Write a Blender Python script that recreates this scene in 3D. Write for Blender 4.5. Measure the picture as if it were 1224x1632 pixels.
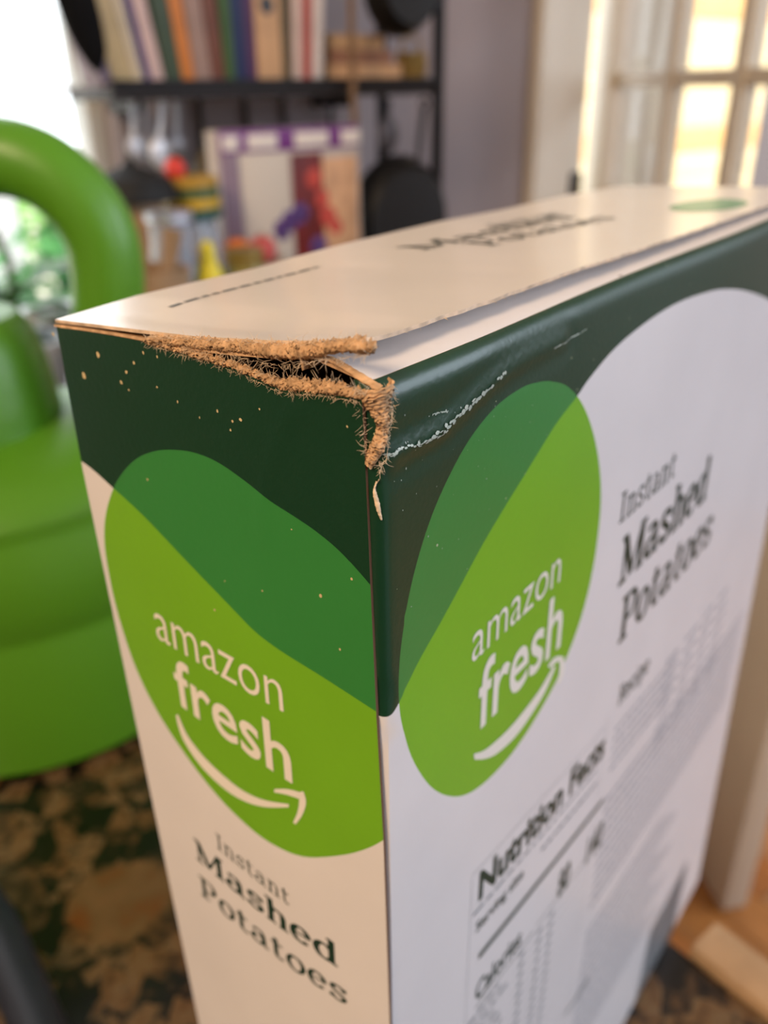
import bpy, bmesh, math, random
import numpy as np
from mathutils import Vector, Matrix
from mathutils.geometry import delaunay_2d_cdt
for o in list(bpy.data.objects): bpy.data.objects.remove(o)
C = bpy.context.scene.collection
random.seed(7); rng = np.random.default_rng(7)
PI = math.pi

# ------------------------------------------------------------------ camera
FP = 1337.0; CX, CY = 612.0, 816.0          # focal length in pixels of the 1224x1632 frame
D = 0.08                                    # distance camera - carton corner (m)
BH, BT = 3.304 * D, 0.655 * D               # carton height and depth
def ray(x, y): return np.array([x - CX, -(y - CY), -FP])
_v = ray(650, 3450); UP = -_v / np.linalg.norm(_v)
_a = ray(1780, 120); _a = _a - (_a @ UP) * UP; _a /= np.linalg.norm(_a)
RB = np.array([_a, np.cross(UP, _a), UP])   # camera -> carton axes
P0 = RB @ ray(605, 635); P0 /= np.linalg.norm(P0)
TH = math.radians(13.7)                     # carton turned on the counter
RZ = np.array([[math.cos(TH), -math.sin(TH), 0], [math.sin(TH), math.cos(TH), 0], [0, 0, 1]])
M = RZ @ RB
CT = 0.91                                   # counter height
CAM = np.array([0, 0, CT + BH - P0[2] * D])
cam = bpy.data.cameras.new('camera'); camo = bpy.data.objects.new('camera', cam); C.objects.link(camo)
mw = Matrix.Identity(4)
for i in range(3):
    for j in range(3): mw[i][j] = M[i][j]
    mw[i][3] = CAM[i]
camo.matrix_world = mw
cam.sensor_fit = 'VERTICAL'; cam.sensor_height = 36.0; cam.lens = FP / 1632 * 36
cam.clip_start = 0.005; cam.clip_end = 200
cam.dof.use_dof = True; cam.dof.focus_distance = D * 1.10; cam.dof.aperture_fstop = (cam.lens / 1000) / 0.00160
bpy.context.scene.camera = camo
sc = bpy.context.scene
# ------------------------------------------------------------------ world, lights, exposure
w = bpy.data.worlds.new('sky'); sc.world = w; w.use_nodes = True
bg = w.node_tree.nodes['Background']; bg.inputs[0].default_value = (0.93, 0.97, 1.0, 1); bg.inputs[1].default_value = 3.2
sc.view_settings.view_transform = 'Standard'; sc.view_settings.look = 'None'
sc.view_settings.gamma = 1; sc.view_settings.exposure = 0.0; sc.view_settings.use_curve_mapping = False
def light(name, kind, loc, target, col, power, size=(1, 1)):
    l = bpy.data.lights.new(name, kind); o = bpy.data.objects.new(name, l); C.objects.link(o)
    l.color = col; l.energy = power
    if kind == 'AREA': l.shape = 'RECTANGLE'; l.size, l.size_y = size
    o.location = loc; o.rotation_euler = (Vector(target) - Vector(loc)).to_track_quat('-Z', 'Y').to_euler()
    return o
s_ = light('sun', 'SUN', (3.5, -1.5, 8), (4.5, 4, 0), (1.0, 0.84, 0.60), 6.0); s_.data.angle = 0.01
light('daylight_window_right', 'AREA', (2.45, -1.0, 1.75), (0.1, 0.1, 1.1), (0.76, 0.86, 1.0), 50, (1.6, 1.3))
light('cool_fill_behind', 'AREA', (.9, -2.1, 1.6), (0.5, 1.0, 1.1), (0.74, 0.85, 1.0), 20, (1.4, 1.1))  # added cool fill for the wall under the shelf; wall_front has no window
light('ceiling_lamp', 'AREA', (-1.3, -0.35, 2.3), (0.05, 0.1, 1.1), (1.0, 0.71, 0.45), 32, (0.5, 0.5))

# ------------------------------------------------------------------ helpers
def px_plane(px, py, ax, val):              # where a line of sight meets a world plane
    r = M @ ray(px, py); return CAM + r * ((val - CAM[ax]) / r[ax])
def lin(c): return tuple(((x / 255) / 12.92 if x / 255 <= 0.04045 else ((x / 255 + 0.055) / 1.055) ** 2.4) for x in c)
MATS = {}
def mat(name, col, rough=0.5, spec=0.5, var=0.0, scale=20, bump=0.0, bscale=None, metal=0.0, coat=0.0, trans=0.0, emit=None, raw=False):
    if name in MATS: return MATS[name]
    m = bpy.data.materials.new(name); m.use_nodes = True; nt = m.node_tree; b = nt.nodes['Principled BSDF']
    c = col if raw else lin(col)
    b.inputs['Base Color'].default_value = (*c, 1); b.inputs['Roughness'].default_value = rough
    b.inputs['Specular IOR Level'].default_value = spec; b.inputs['Metallic'].default_value = metal
    b.inputs['Coat Weight'].default_value = coat; b.inputs['Transmission Weight'].default_value = trans
    tc = nt.nodes.new('ShaderNodeTexCoord')
    if var > 0:
        n = nt.nodes.new('ShaderNodeTexNoise'); n.inputs['Scale'].default_value = scale; n.inputs['Detail'].default_value = 4
        nt.links.new(tc.outputs['Object'], n.inputs['Vector'])
        r = nt.nodes.new('ShaderNodeValToRGB'); r.color_ramp.elements[0].position = 0.3; r.color_ramp.elements[1].position = 0.7
        r.color_ramp.elements[0].color = (*[x * (1 - var) for x in c], 1); r.color_ramp.elements[1].color = (*[min(1, x * (1 + var)) for x in c], 1)
        nt.links.new(n.outputs[0], r.inputs[0]); nt.links.new(r.outputs[0], b.inputs['Base Color'])
    if bump > 0:
        n = nt.nodes.new('ShaderNodeTexNoise'); n.inputs['Scale'].default_value = bscale or scale; n.inputs['Detail'].default_value = 3
        nt.links.new(tc.outputs['Object'], n.inputs['Vector'])
        bp = nt.nodes.new('ShaderNodeBump'); bp.inputs['Strength'].default_value = 1.0; bp.inputs['Distance'].default_value = bump
        nt.links.new(n.outputs[0], bp.inputs['Height']); nt.links.new(bp.outputs[0], b.inputs['Normal'])
    MATS[name] = m; return m
def glassmat():
    if 'glass' in MATS: return MATS['glass']
    m = bpy.data.materials.new('window_glass'); m.use_nodes = True; nt = m.node_tree
    nt.nodes.remove(nt.nodes['Principled BSDF']); out = nt.nodes['Material Output']
    t = nt.nodes.new('ShaderNodeBsdfTransparent'); t.inputs[0].default_value = (0.97, 0.98, 0.98, 1)
    g = nt.nodes.new('ShaderNodeBsdfGlossy'); g.inputs['Roughness'].default_value = 0.02
    lw = nt.nodes.new('ShaderNodeLayerWeight'); lw.inputs[0].default_value = .5
    pw = nt.nodes.new('ShaderNodeMath'); pw.operation = 'POWER'; pw.inputs[1].default_value = 5; nt.links.new(lw.outputs['Facing'], pw.inputs[0])
    f = nt.nodes.new('ShaderNodeMath'); f.operation = 'MULTIPLY_ADD'; f.inputs[1].default_value = .8; f.inputs[2].default_value = .04; nt.links.new(pw.outputs[0], f.inputs[0])
    mx = nt.nodes.new('ShaderNodeMixShader')
    nt.links.new(f.outputs[0], mx.inputs[0]); nt.links.new(t.outputs[0], mx.inputs[1]); nt.links.new(g.outputs[0], mx.inputs[2])
    nt.links.new(mx.outputs[0], out.inputs[0]); MATS['glass'] = m; return m

class MB:
    def __init__(s): s.v = []; s.f = []; s.mi = []
    def add(s, vs, fs, mi=0):
        n = len(s.v); s.v += [tuple(map(float, v)) for v in vs]; s.f += [tuple(n + i for i in f) for f in fs]; s.mi += [mi] * len(fs)
    def box(s, c, size, rot=0.0, bevel=0.0, mi=0, mtx=None):
        bm = bmesh.new(); bmesh.ops.create_cube(bm, size=1.0)
        bmesh.ops.scale(bm, vec=size, verts=bm.verts)
        if bevel > 0: bmesh.ops.bevel(bm, geom=bm.edges[:], offset=bevel, segments=2, profile=0.6, affect='EDGES')
        mt = Matrix.Translation(c) @ (mtx if mtx is not None else Matrix.Rotation(rot, 4, 'Z'))
        vs = [mt @ v.co for v in bm.verts]; bm.verts.index_update()
        s.add(vs, [[v.index for v in f.verts] for f in bm.faces], mi); bm.free()
    def lathe(s, prof, c=(0, 0, 0), n=48, mi=0, sx=1, sy=1, cap=True):
        vs = []; fs = []
        for r, z in prof:
            for k in range(n):
                a = 2 * PI * k / n; vs.append((c[0] + r * sx * math.cos(a), c[1] + r * sy * math.sin(a), c[2] + z))
        for i in range(len(prof) - 1):
            for k in range(n):
                k2 = (k + 1) % n; fs.append((i * n + k, i * n + k2, (i + 1) * n + k2, (i + 1) * n + k))
        if cap:
            fs.append(tuple(range(n))[::-1]); fs.append(tuple((len(prof) - 1) * n + k for k in range(n)))
        s.add(vs, fs, mi)
    def tube(s, pts, rad, n=10, mi=0, flat=1.0):
        pts = [Vector(p) for p in pts]; vs = []; fs = []; m = len(pts)
        rads = rad if isinstance(rad, (list, tuple)) else [rad] * m
        t0 = (pts[1] - pts[0]).normalized(); u = t0.orthogonal().normalized()
        for i, p in enumerate(pts):
            t = (pts[min(i + 1, m - 1)] - pts[max(i - 1, 0)]).normalized()
            u = (u - t * u.dot(t)).normalized(); w_ = t.cross(u)
            for k in range(n):
                a = 2 * PI * k / n; vs.append(p + (u * math.cos(a) + w_ * math.sin(a) * flat) * rads[i])
        for i in range(m - 1):
            for k in range(n):
                k2 = (k + 1) % n; fs.append((i * n + k, i * n + k2, (i + 1) * n + k2, (i + 1) * n + k))
        fs.append(tuple(range(n))[::-1]); fs.append(tuple((m - 1) * n + k for k in range(n)))
        s.add(vs, fs, mi)
    def ball(s, c, r, sub=2, jit=0.0, sc3=(1, 1, 1), mi=0):
        bm = bmesh.new(); bmesh.ops.create_icosphere(bm, subdivisions=sub, radius=1.0); bm.verts.index_update()
        vs = []
        for v in bm.verts:
            k = 1 + (random.random() - 0.5) * 2 * jit
            vs.append((c[0] + v.co.x * r * sc3[0] * k, c[1] + v.co.y * r * sc3[1] * k, c[2] + v.co.z * r * sc3[2] * k))
        s.add(vs, [[v.index for v in f.verts] for f in bm.faces], mi); bm.free()
    def build(s, name, mats, parent=None, smooth=True, auto=True):
        me = bpy.data.meshes.new(name); me.from_pydata(s.v, [], s.f); me.validate()
        for m in (mats if isinstance(mats, (list, tuple)) else [mats]): me.materials.append(m)
        if len(me.polygons) == len(s.mi): me.polygons.foreach_set('material_index', s.mi)
        if smooth:
            me.polygons.foreach_set('use_smooth', [True] * len(me.polygons))
            if auto: me.set_sharp_from_angle(angle=math.radians(35))
        me.update()
        o = bpy.data.objects.new(name, me); C.objects.link(o)
        if parent: o.parent = parent
        return o
def tag(o, label=None, cat=None, group=None, kind=None):
    if label: o['label'] = label
    if cat: o['category'] = cat
    if group: o['group'] = group
    if kind: o['kind'] = kind
    return o
def thing(name, label, cat, loc=(0, 0, 0), rz=0.0, group=None):
    o = bpy.data.objects.new(name, None); C.objects.link(o); o.location = loc; o.rotation_euler = (0, 0, rz)
    return tag(o, label, cat, group)
def struct(o): o['kind'] = 'structure'; return o
def setup_bm(o): return o
def bx(name, c, size, m, parent=None, bevel=0.0, rot=0.0, mtx=None):
    b = MB(); b.box(c, size, rot, bevel, mtx=mtx); return b.build(name, m, parent)
def spline(pts, k=6, closed=False):
    P = [np.array(p, float) for p in pts]; n = len(P); out = []
    for i in range(n if closed else n - 1):
        p0 = P[(i - 1) % n] if closed or i > 0 else P[0]; p1 = P[i]; p2 = P[(i + 1) % n]
        p3 = P[(i + 2) % n] if closed or i + 2 < n else P[-1]
        for j in range(k):
            t = j / k
            out.append(0.5 * ((2 * p1) + (-p0 + p2) * t + (2 * p0 - 5 * p1 + 4 * p2 - p3) * t * t + (-p0 + 3 * p1 - 3 * p2 + p3) * t ** 3))
    if not closed: out.append(P[-1])
    return out

# ------------------------------------------------------------------ the room (kitchen axes: +Y to the window wall, +X to the door)
WY = 1.10; ZC = float(CAM[2])
m_wall = mat('mauve_grey_wall_paint', (158, 148, 150), 0.75, 0.3, 0.05, 3, 0.0004, 60)
m_white = mat('off_white_trim_paint', (222, 214, 200), 0.45, 0.4, 0.03, 8)
m_ceil = mat('ceiling_paint', (215, 208, 198), 0.8)
def wall_mesh(name, boxes, m=m_wall):
    b = MB()
    for x0, x1, y0, y1, z0, z1 in boxes: b.box(((x0 + x1) / 2, (y0 + y1) / 2, (z0 + z1) / 2), (x1 - x0, y1 - y0, z1 - z0))
    return struct(b.build(name, m, smooth=False))
DX0, DX1 = 1.325, 2.20                       # doorway
WX1 = float(px_plane(186, 200, 1, WY)[0]); WX0 = WX1 - 1.0; WZ0, WZ1 = 0.925, 2.05
wall_mesh('wall_back', [(-1.8, WX0, WY, WY + .14, 0, 2.5), (WX0, WX1, WY, WY + .14, 0, WZ0), (WX0, WX1, WY, WY + .14, WZ1, 2.5),
                        (WX1, DX0, WY, WY + .14, 0, 2.5), (DX0, DX1, WY, WY + .14, 2.08, 2.5), (DX1, 2.6, WY, WY + .14, 0, 2.5)])
wall_mesh('wall_left', [(-1.94, -1.8, -2.2, 1.24, 0, 2.5)]); wall_mesh('wall_right', [(2.6, 2.74, -2.2, 1.24, 0, 2.5)])
wall_mesh('wall_front', [(-1.94, 2.74, -2.34, -2.2, 0, 2.5)])
wall_mesh('ceiling', [(-1.94, 2.74, -2.34, 1.24, 2.5, 2.6)], m_ceil)
# floor with separate planks where the photograph sees it
m_floor = mat('oak_floor', (150, 98, 50), 0.4, 0.4, 0.2, 12)
flo = bx('floor', (.4, -.55, -.03), (4.68, 3.58, .04), mat('subfloor', (70, 45, 25), .8)); struct(flo)
pm = [mat('oak_plank_%s' % n, c, .35, .5, .22, 9) for n, c in (('honey', (182, 120, 62)), ('amber', (168, 104, 50)), ('tan', (190, 132, 76)))]
pmeshes = []
for m in pm:
    b = MB(); b.box((0, 0, 0), (.078, .9, .012), 0, .0012); o = b.build('plank', m, flo); pmeshes.append(o.data); C.objects.unlink(o); bpy.data.objects.remove(o)
for i in range(36):
    for j in range(4):
        o = bpy.data.objects.new('plank', pmeshes[(i * 7 + j * 5) % 3]); C.objects.link(o); o.parent = flo
        o.location = (-.18 + .08 * i, -1.9 + .903 * j + (i % 3) * .15 - .15, -.004)
# window_1: frame, muntins, panes
m_wf = mat('white_window_paint', (205, 208, 208), .4)
wr = thing('window_1', None, None); struct(wr)
def wbox(name, x0, x1, z0, z1, y=WY + .06, dy=.05, m=m_wf, par=wr): return bx(name, ((x0 + x1) / 2, y, (z0 + z1) / 2), (x1 - x0, dy, z1 - z0), m, par, .002)
wbox('window_frame', WX0, WX0 + .05, WZ0, WZ1); wbox('window_frame', WX1 - .022, WX1, WZ0, WZ1)
wbox('window_frame', WX0, WX1, WZ1 - .05, WZ1); wbox('window_frame', WX0, WX1, WZ0, WZ0 + .018)
bx('window_sill', ((WX0 + WX1) / 2, WY - .006, WZ0 - .006), (1.04, .10, .012), m_wf, wr, .004)
wbox('meeting_rail', WX0 + .05, WX1 - .022, ZC - .001, ZC + .006)
xm = float(px_plane(122, 150, 1, WY + .06)[0])
wbox('muntin', xm - .004, xm + .004, ZC + .010, WZ1 - .05, dy=.012)
for x0, x1 in ((WX0 + .05, xm - .004), (xm + .004, WX1 - .022)): wbox('pane', x0, x1, ZC + .010, WZ1 - .05, dy=.003, m=glassmat())
wbox('pane', WX0 + .05, WX1 - .022, WZ0 + .018, ZC - .004, y=WY + .045, dy=.003, m=glassmat())
# door casing
struct(bx('trim_1', (1.255, WY - .012, 1.06), (.128, .024, 2.12), m_white, None, .004))
struct(bx('trim_2', (1.75, WY - .012, 2.14), (1.12, .024, .10), m_white, None, .004))
struct(bx('trim_3', (2.255, WY - .012, 1.04), (.108, .024, 2.08), m_white, None, .004))
struct(bx('baseboard_back', (.6, WY - .008, .06), (1.18, .016, .12), m_white, None, .003))
# door_1 : glazed leaf standing open toward the counter
H0 = Vector((1.385, 1.085, 0)); N0 = Vector((1.0, .375, 0)); dv = (N0 - H0); DL = dv.length; da = math.atan2(dv.y, dv.x)
dr = thing('door_1', None, None, H0, da); struct(dr)
m_door = mat('cream_door_paint', (212, 200, 180), .4, .5, .03, 6)
dz0, dz1 = .012, 2.03; ST = .16; SH = .052; TKD = .042
def dbox(name, x0, x1, z0, z1, th=TKD, m=m_door, y=0): return bx(name, ((x0 + x1) / 2, y, (z0 + z1) / 2), (x1 - x0, th, z1 - z0), m, dr, .003)
dbox('stile', 0, SH, dz0, dz1); dbox('stile', DL - ST, DL, dz0, dz1)
dbox('rail', SH, DL - ST, dz0, .26); dbox('rail', SH, DL - ST, dz1 - .10, dz1)
gx0, gx1, gz0, gz1 = SH, DL - ST, .26, dz1 - .10
ncol, zs = 3, [.26, .55, .84, 1.02, ZC + .005, 1.42, 1.66, 1.93]
cw = (gx1 - gx0) / ncol
for k in range(1, ncol): dbox('muntin', gx0 + cw * k - .014, gx0 + cw * k + .014, gz0, gz1, .026)
for z in zs[1:-1]: dbox('muntin', gx0, gx1, z - .011, z + .011, .018)
for i in range(len(zs) - 1):
    for k in range(ncol): dbox('pane', gx0 + cw * k + .014, gx0 + cw * (k + 1) - .014, zs[i] + .011, zs[i + 1] - .011, .003, glassmat())
kb = MB(); kb.lathe([(.012, 0), (.012, .03), (.026, .045), (.028, .06), (.02, .07), (.001, .072)], n=20)
k = kb.build('door_knob', mat('dark_bronze', (50, 42, 36), .35, metal=.8), dr); k.rotation_euler = (PI / 2, 0, 0); k.location = (DL - .05, -TKD / 2, .96)
lp = px_plane(905, 300, 1, WY - .02)
struct(bx('door_2_hinge', (float(lp[0]) + .012, WY - .022, float(lp[2])), (.026, .02, .055), mat('black_iron', (22, 20, 20), .5), None, .003)).name = 'trim_4'
# outdoors: lawn, sunlit fence, porch post, bushes
struct(bx('ground', (2, 13, -.25), (60, 23.4, .2), mat('pale_paving', (190, 184, 172), .9, .2, .1, 1)))
m_sid = mat('cream_siding', (225, 205, 165), .7, .2, .04, 4)
fr_ = thing('garden_wall', 'sunlit cream board wall outside, seen through the glazed door', 'wall', (7.2, 4.6, -.15))
for k in range(14): bx('board', (0, 0, .1 + k * .2), (7.2, .05, .194), m_sid if k not in (4, 9) else mat('tan_siding', (220, 176, 118), .7, .2, .04, 4), fr_, .004)
pp = thing('porch_post', 'beige porch column outside behind the first panes of the glazed door', 'post', (2.19, 1.62, -.15))
bx('shaft', (0, 0, 1.4), (.20, .16, 2.8), mat('beige_post_paint', (196, 186, 168), .6, .3, .04, 3), pp, .006, -.5)
bx('base', (0, 0, .08), (.26, .22, .16), MATS['beige_post_paint'], pp, .006, -.5)

# ------------------------------------------------------------------ granite counter
def granite():
    m = bpy.data.materials.new('brown_black_granite'); m.use_nodes = True; nt = m.node_tree; b = nt.nodes['Principled BSDF']
    b.inputs['Roughness'].default_value = .22
    L = nt.links.new; tc = nt.nodes.new('ShaderNodeTexCoord')
    def noise(s, d=4, vec=None):
        n = nt.nodes.new('ShaderNodeTexNoise'); n.inputs['Scale'].default_value = s; n.inputs['Detail'].default_value = d
        L(vec or tc.outputs['Object'], n.inputs['Vector']); return n
    wv = nt.nodes.new('ShaderNodeVectorMath'); wv.operation = 'MULTIPLY_ADD'
    L(noise(60).outputs['Color'], wv.inputs[0]); wv.inputs[1].default_value = (.012, .012, .012); L(tc.outputs['Object'], wv.inputs[2])
    vo = nt.nodes.new('ShaderNodeTexVoronoi'); vo.inputs['Scale'].default_value = 95; L(wv.outputs[0], vo.inputs['Vector'])
    rp = nt.nodes.new('ShaderNodeValToRGB'); rp.color_ramp.interpolation = 'LINEAR'
    cols = [(0, (10, 9, 7)), (.40, (16, 14, 11)), (.47, (58, 42, 26)), (.56, (96, 70, 42)), (.64, (108, 86, 58)), (.72, (40, 31, 22)), (1, (12, 11, 9))]
    e = rp.color_ramp.elements
    e[0].position, e[0].color = cols[0][0], (*lin(cols[0][1]), 1); e[1].position, e[1].color = 1, (*lin(cols[-1][1]), 1)
    for p, c in cols[1:-1]: q = e.new(p); q.color = (*lin(c), 1)
    sp = nt.nodes.new('ShaderNodeSeparateColor'); L(vo.outputs['Color'], sp.inputs[0])
    mx = nt.nodes.new('ShaderNodeMix'); mx.inputs[0].default_value = .55; L(sp.outputs[0], mx.inputs[2]); L(noise(160, 6).outputs[0], mx.inputs[3])
    L(mx.outputs[0], rp.inputs[0])
    # large rust-brown crystals: own marking of the stone
    v2 = nt.nodes.new('ShaderNodeTexVoronoi'); v2.inputs['Scale'].default_value = 11; v2.inputs['Randomness'].default_value = .9
    mp = nt.nodes.new('ShaderNodeMapping'); mp.inputs['Location'].default_value = OFFS
    L(wv.outputs[0], mp.inputs[0]); L(mp.outputs[0], v2.inputs['Vector'])
    r2 = nt.nodes.new('ShaderNodeValToRGB'); r2.color_ramp.elements[0].position = .18; r2.color_ramp.elements[0].color = (1, 1, 1, 1)
    r2.color_ramp.elements[1].position = .27; r2.color_ramp.elements[1].color = (0, 0, 0, 1); L(v2.outputs['Distance'], r2.inputs[0])
    r3 = nt.nodes.new('ShaderNodeValToRGB'); r3.color_ramp.elements[0].position = .3; r3.color_ramp.elements[0].color = (*lin((112, 84, 54)), 1)
    r3.color_ramp.elements[1].position = .75; r3.color_ramp.elements[1].color = (*lin((104, 58, 22)), 1)
    q = r3.color_ramp.elements.new(.5); q.color = (*lin((98, 76, 48)), 1)
    L(noise(70, 5).outputs[0], r3.inputs[0])
    m2 = nt.nodes.new('ShaderNodeMix'); m2.data_type = 'RGBA'
    dn = nt.nodes.new('ShaderNodeVectorMath'); dn.operation = 'DISTANCE'; w2 = nt.nodes.new('ShaderNodeVectorMath'); w2.operation = 'MULTIPLY_ADD'
    L(noise(45, 4).outputs['Color'], w2.inputs[0]); w2.inputs[1].default_value = (.022, .022, .022); L(tc.outputs['Object'], w2.inputs[2]); L(w2.outputs[0], dn.inputs[0])
    dn.inputs[1].default_value = (.058 + .011, .248 + .011, CT + .011)
    rd = nt.nodes.new('ShaderNodeMapRange'); rd.inputs[1].default_value = .0215; rd.inputs[2].default_value = .0185; rd.inputs[3].default_value = 0; rd.inputs[4].default_value = 1; L(dn.outputs['Value'], rd.inputs[0])
    mxx = nt.nodes.new('ShaderNodeMath'); mxx.operation = 'MAXIMUM'; L(rd.outputs[0], mxx.inputs[0]); L(r2.outputs[0], mxx.inputs[1]); L(mxx.outputs[0], m2.inputs[0]); L(rp.outputs[0], m2.inputs[6]); L(r3.outputs[0], m2.inputs[7])
    L(m2.outputs[2], b.inputs['Base Color']); return m
OFFS = (0.35, 0.1, 0.2)
XE = 0.214
co = thing('kitchen_counter', 'brown and black speckled granite counter carrying the carton and the watering can', 'counter')
g = granite()
b = MB()
b.box((-.39, .145, CT - .015), (2 * (XE + .39), 1.89, .03), 0, .004); b.box((.585, .84, CT - .015), (.742, .5, .03), 0, .002)
b.build('worktop', g, co)
mcab = mat('cabinet_paint', (205, 196, 182), .5)
bx('cabinet_base', (-.42, .15, (CT - .03) / 2 + .04), (1.20, 1.86, CT - .11), mcab, co, .003)
bx('cabinet_base', (.57, .86, (CT - .03) / 2 + .04), (.70, .46, CT - .11), mcab, co, .003)
bx('plinth', (-.42, .15, .04), (1.1, 1.8, .08), mat('dark_plinth', (40, 34, 30), .7), co)
# pale wooden strip on the counter edge
a_ = px_plane(1108, 1497, 2, CT + .004)
st = bx('wooden_strip', (XE + .009, .092 - .26, CT - .004), (.017, .52, .016), mat('pale_pine', (176, 144, 108), .5, .4, .12, 60), None, .002)
tag(st, 'pale pine strip along the open edge of the granite counter', 'strip')
# floor shade etc come from light

# ------------------------------------------------------------------ CARTON
BOX = thing('food_carton', 'tall white and green potato flake carton with a torn top corner', 'carton', (0, 0, 0))
BO = CAM + RZ @ P0 * D; BO = Vector((BO[0], BO[1], CT + .0005)); BOX.location = BO; BOX.rotation_euler = (0, 0, TH)
OZ = BH                                     # local z of the top corner
def rb(px, py): return RB @ ray(px, py)
def F(px, py):                              # front face: (x, z)
    r = rb(px, py); q = r * (P0[1] * D / r[1]) - P0 * D; return (q[0], OZ + q[2])
def S(px, py):                              # side face: (y, z)
    r = rb(px, py); q = r * (P0[0] * D / r[0]) - P0 * D; return (q[1], OZ + q[2])
def Tp(px, py, dz=0.0):                     # horizontal plane dz above the top corner: (x, y)
    r = rb(px, py); q = r * ((P0[2] * D + dz) / r[2]) - P0 * D; return (q[0], q[1])
def onY(px, py, y0):                        # plane y = y0: (x, z)
    r = rb(px, py); q = r * ((P0[1] * D + y0) / r[1]) - P0 * D; return (q[0], OZ + q[2])
def Wd(z): return D * (2.20 + .105 * (OZ - z) / D)     # the carton spreads a little toward its foot
def Td(z): return D * (.660 - .03 * (OZ - z) / D)
RC, RT = .0016, .0022
SC1 = [F(*p) for p in ((625, 738), (660, 715), (700, 690), (735, 660), (770, 625), (800, 600), (840, 575), (900, 545))]
SC2 = [F(*p) for p in ((610, 735), (640, 720), (672, 712), (712, 690))]
def dseg(p, pl):
    best = 9
    for a, c in zip(pl[:-1], pl[1:]):
        ax, ay = a; bx_, by = c[0] - ax, c[1] - ay
        t = max(0, min(1, ((p[0] - ax) * bx_ + (p[1] - ay) * by) / (bx_ * bx_ + by * by + 1e-12)))
        best = min(best, math.hypot(p[0] - ax - t * bx_, p[1] - ay - t * by))
    return best
def front_surf(u, z, off=0.0):
    """paper surface of the front panel; off = height above it"""
    W = Wd(z); bulge = .0014 * math.sin(PI * min(max(u / W, 0), 1)) * math.sin(PI * min(max(z / OZ, 0), 1)) ** .7
    if OZ - z < .03 and u < .08:
        d1 = dseg((u, z), SC1); bulge += .00022 * math.exp(-(d1 / .0009) ** 2) - .00015 * math.exp(-((d1 - .002) / .0012) ** 2)
        d2 = dseg((u, z), SC2); bulge += .00014 * math.exp(-(d2 / .0006) ** 2)
    bulge += .0004 * math.sin(u * 60 + 1) * math.exp(-((OZ - z) / .012) ** 2) * min(1, u / .02)
    nx, ny, nz = 0, -1, 0; x, y = u, -bulge; zz = z
    if u < RC:
        t = min((RC - u) / RC, PI / 2); nx, ny = -math.sin(t), -math.cos(t); x = RC + nx * RC; y = RC + ny * RC - bulge
    zt = OZ - RT * .6
    if z > zt:
        t = min((z - zt) / RT, 1.25); zz = zt + RT * math.sin(t); y += RT * (1 - math.cos(t)); k = math.cos(t); nx *= k; ny *= k; nz = math.sin(t)
    return Vector((x + nx * off, y + ny * off, zz + nz * off))
KY = .215 * D
def side_surf(y, z, off=0.0):
    k = max(0, KY - y) * .042 * min(1, (OZ - z) / .01 + .3)
    bl = .0010 * math.sin(PI * min(max(y / Td(z), 0), 1)) * math.sin(PI * min(max(z / OZ, 0), 1))
    if OZ - z < .05:                       # faint dent line across the upper corner
        dn = dseg((y, z), DENT); bl += .00016 * math.exp(-(dn / .0007) ** 2)
    return Vector((-.0009 - bl + k * .8 - off, y, z))
DENT = [S(*p) for p in ((478, 655), (452, 700), (430, 790), (428, 860))]

RBI = np.linalg.inv(RB)
def proj(v):
    c = RBI @ (np.array(v) - np.array([0, 0, OZ]) + P0 * D); return (CX - FP * c[0] / c[2], CY + FP * c[1] / c[2])
def refine(fn, surf, px, py):               # follow the real bowed panel instead of its flat mean plane
    x, y = px, py
    for _ in range(4):
        u = fn(x, y); q = proj(surf(u[0], u[1])); x += px - q[0]; y += py - q[1]
    return fn(x, y)
def F2(px, py): return refine(F, lambda u, z: front_surf(max(u, .004), min(z, OZ - .003)), px, py) if F(px, py)[0] > .004 and F(px, py)[1] < OZ - .003 else F(px, py)
def S2(px, py): return refine(S, side_surf, px, py)
def bake(o, ang=50):
    bpy.context.view_layer.update(); dg = bpy.context.evaluated_depsgraph_get()
    me = bpy.data.meshes.new_from_object(o.evaluated_get(dg)); o.modifiers.clear(); o.data = me; me.name = o.name
    me.polygons.foreach_set('use_smooth', [True] * len(me.polygons)); me.set_sharp_from_angle(angle=math.radians(ang)); me.update(); return o
def pip(x, y, poly):
    c = False; n = len(poly); j = n - 1
    for i in range(n):
        xi, yi = poly[i]; xj, yj = poly[j]
        if (yi > y) != (yj > y) and x < (xj - xi) * (y - yi) / (yj - yi) + xi: c = not c
        j = i
    return c
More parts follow.
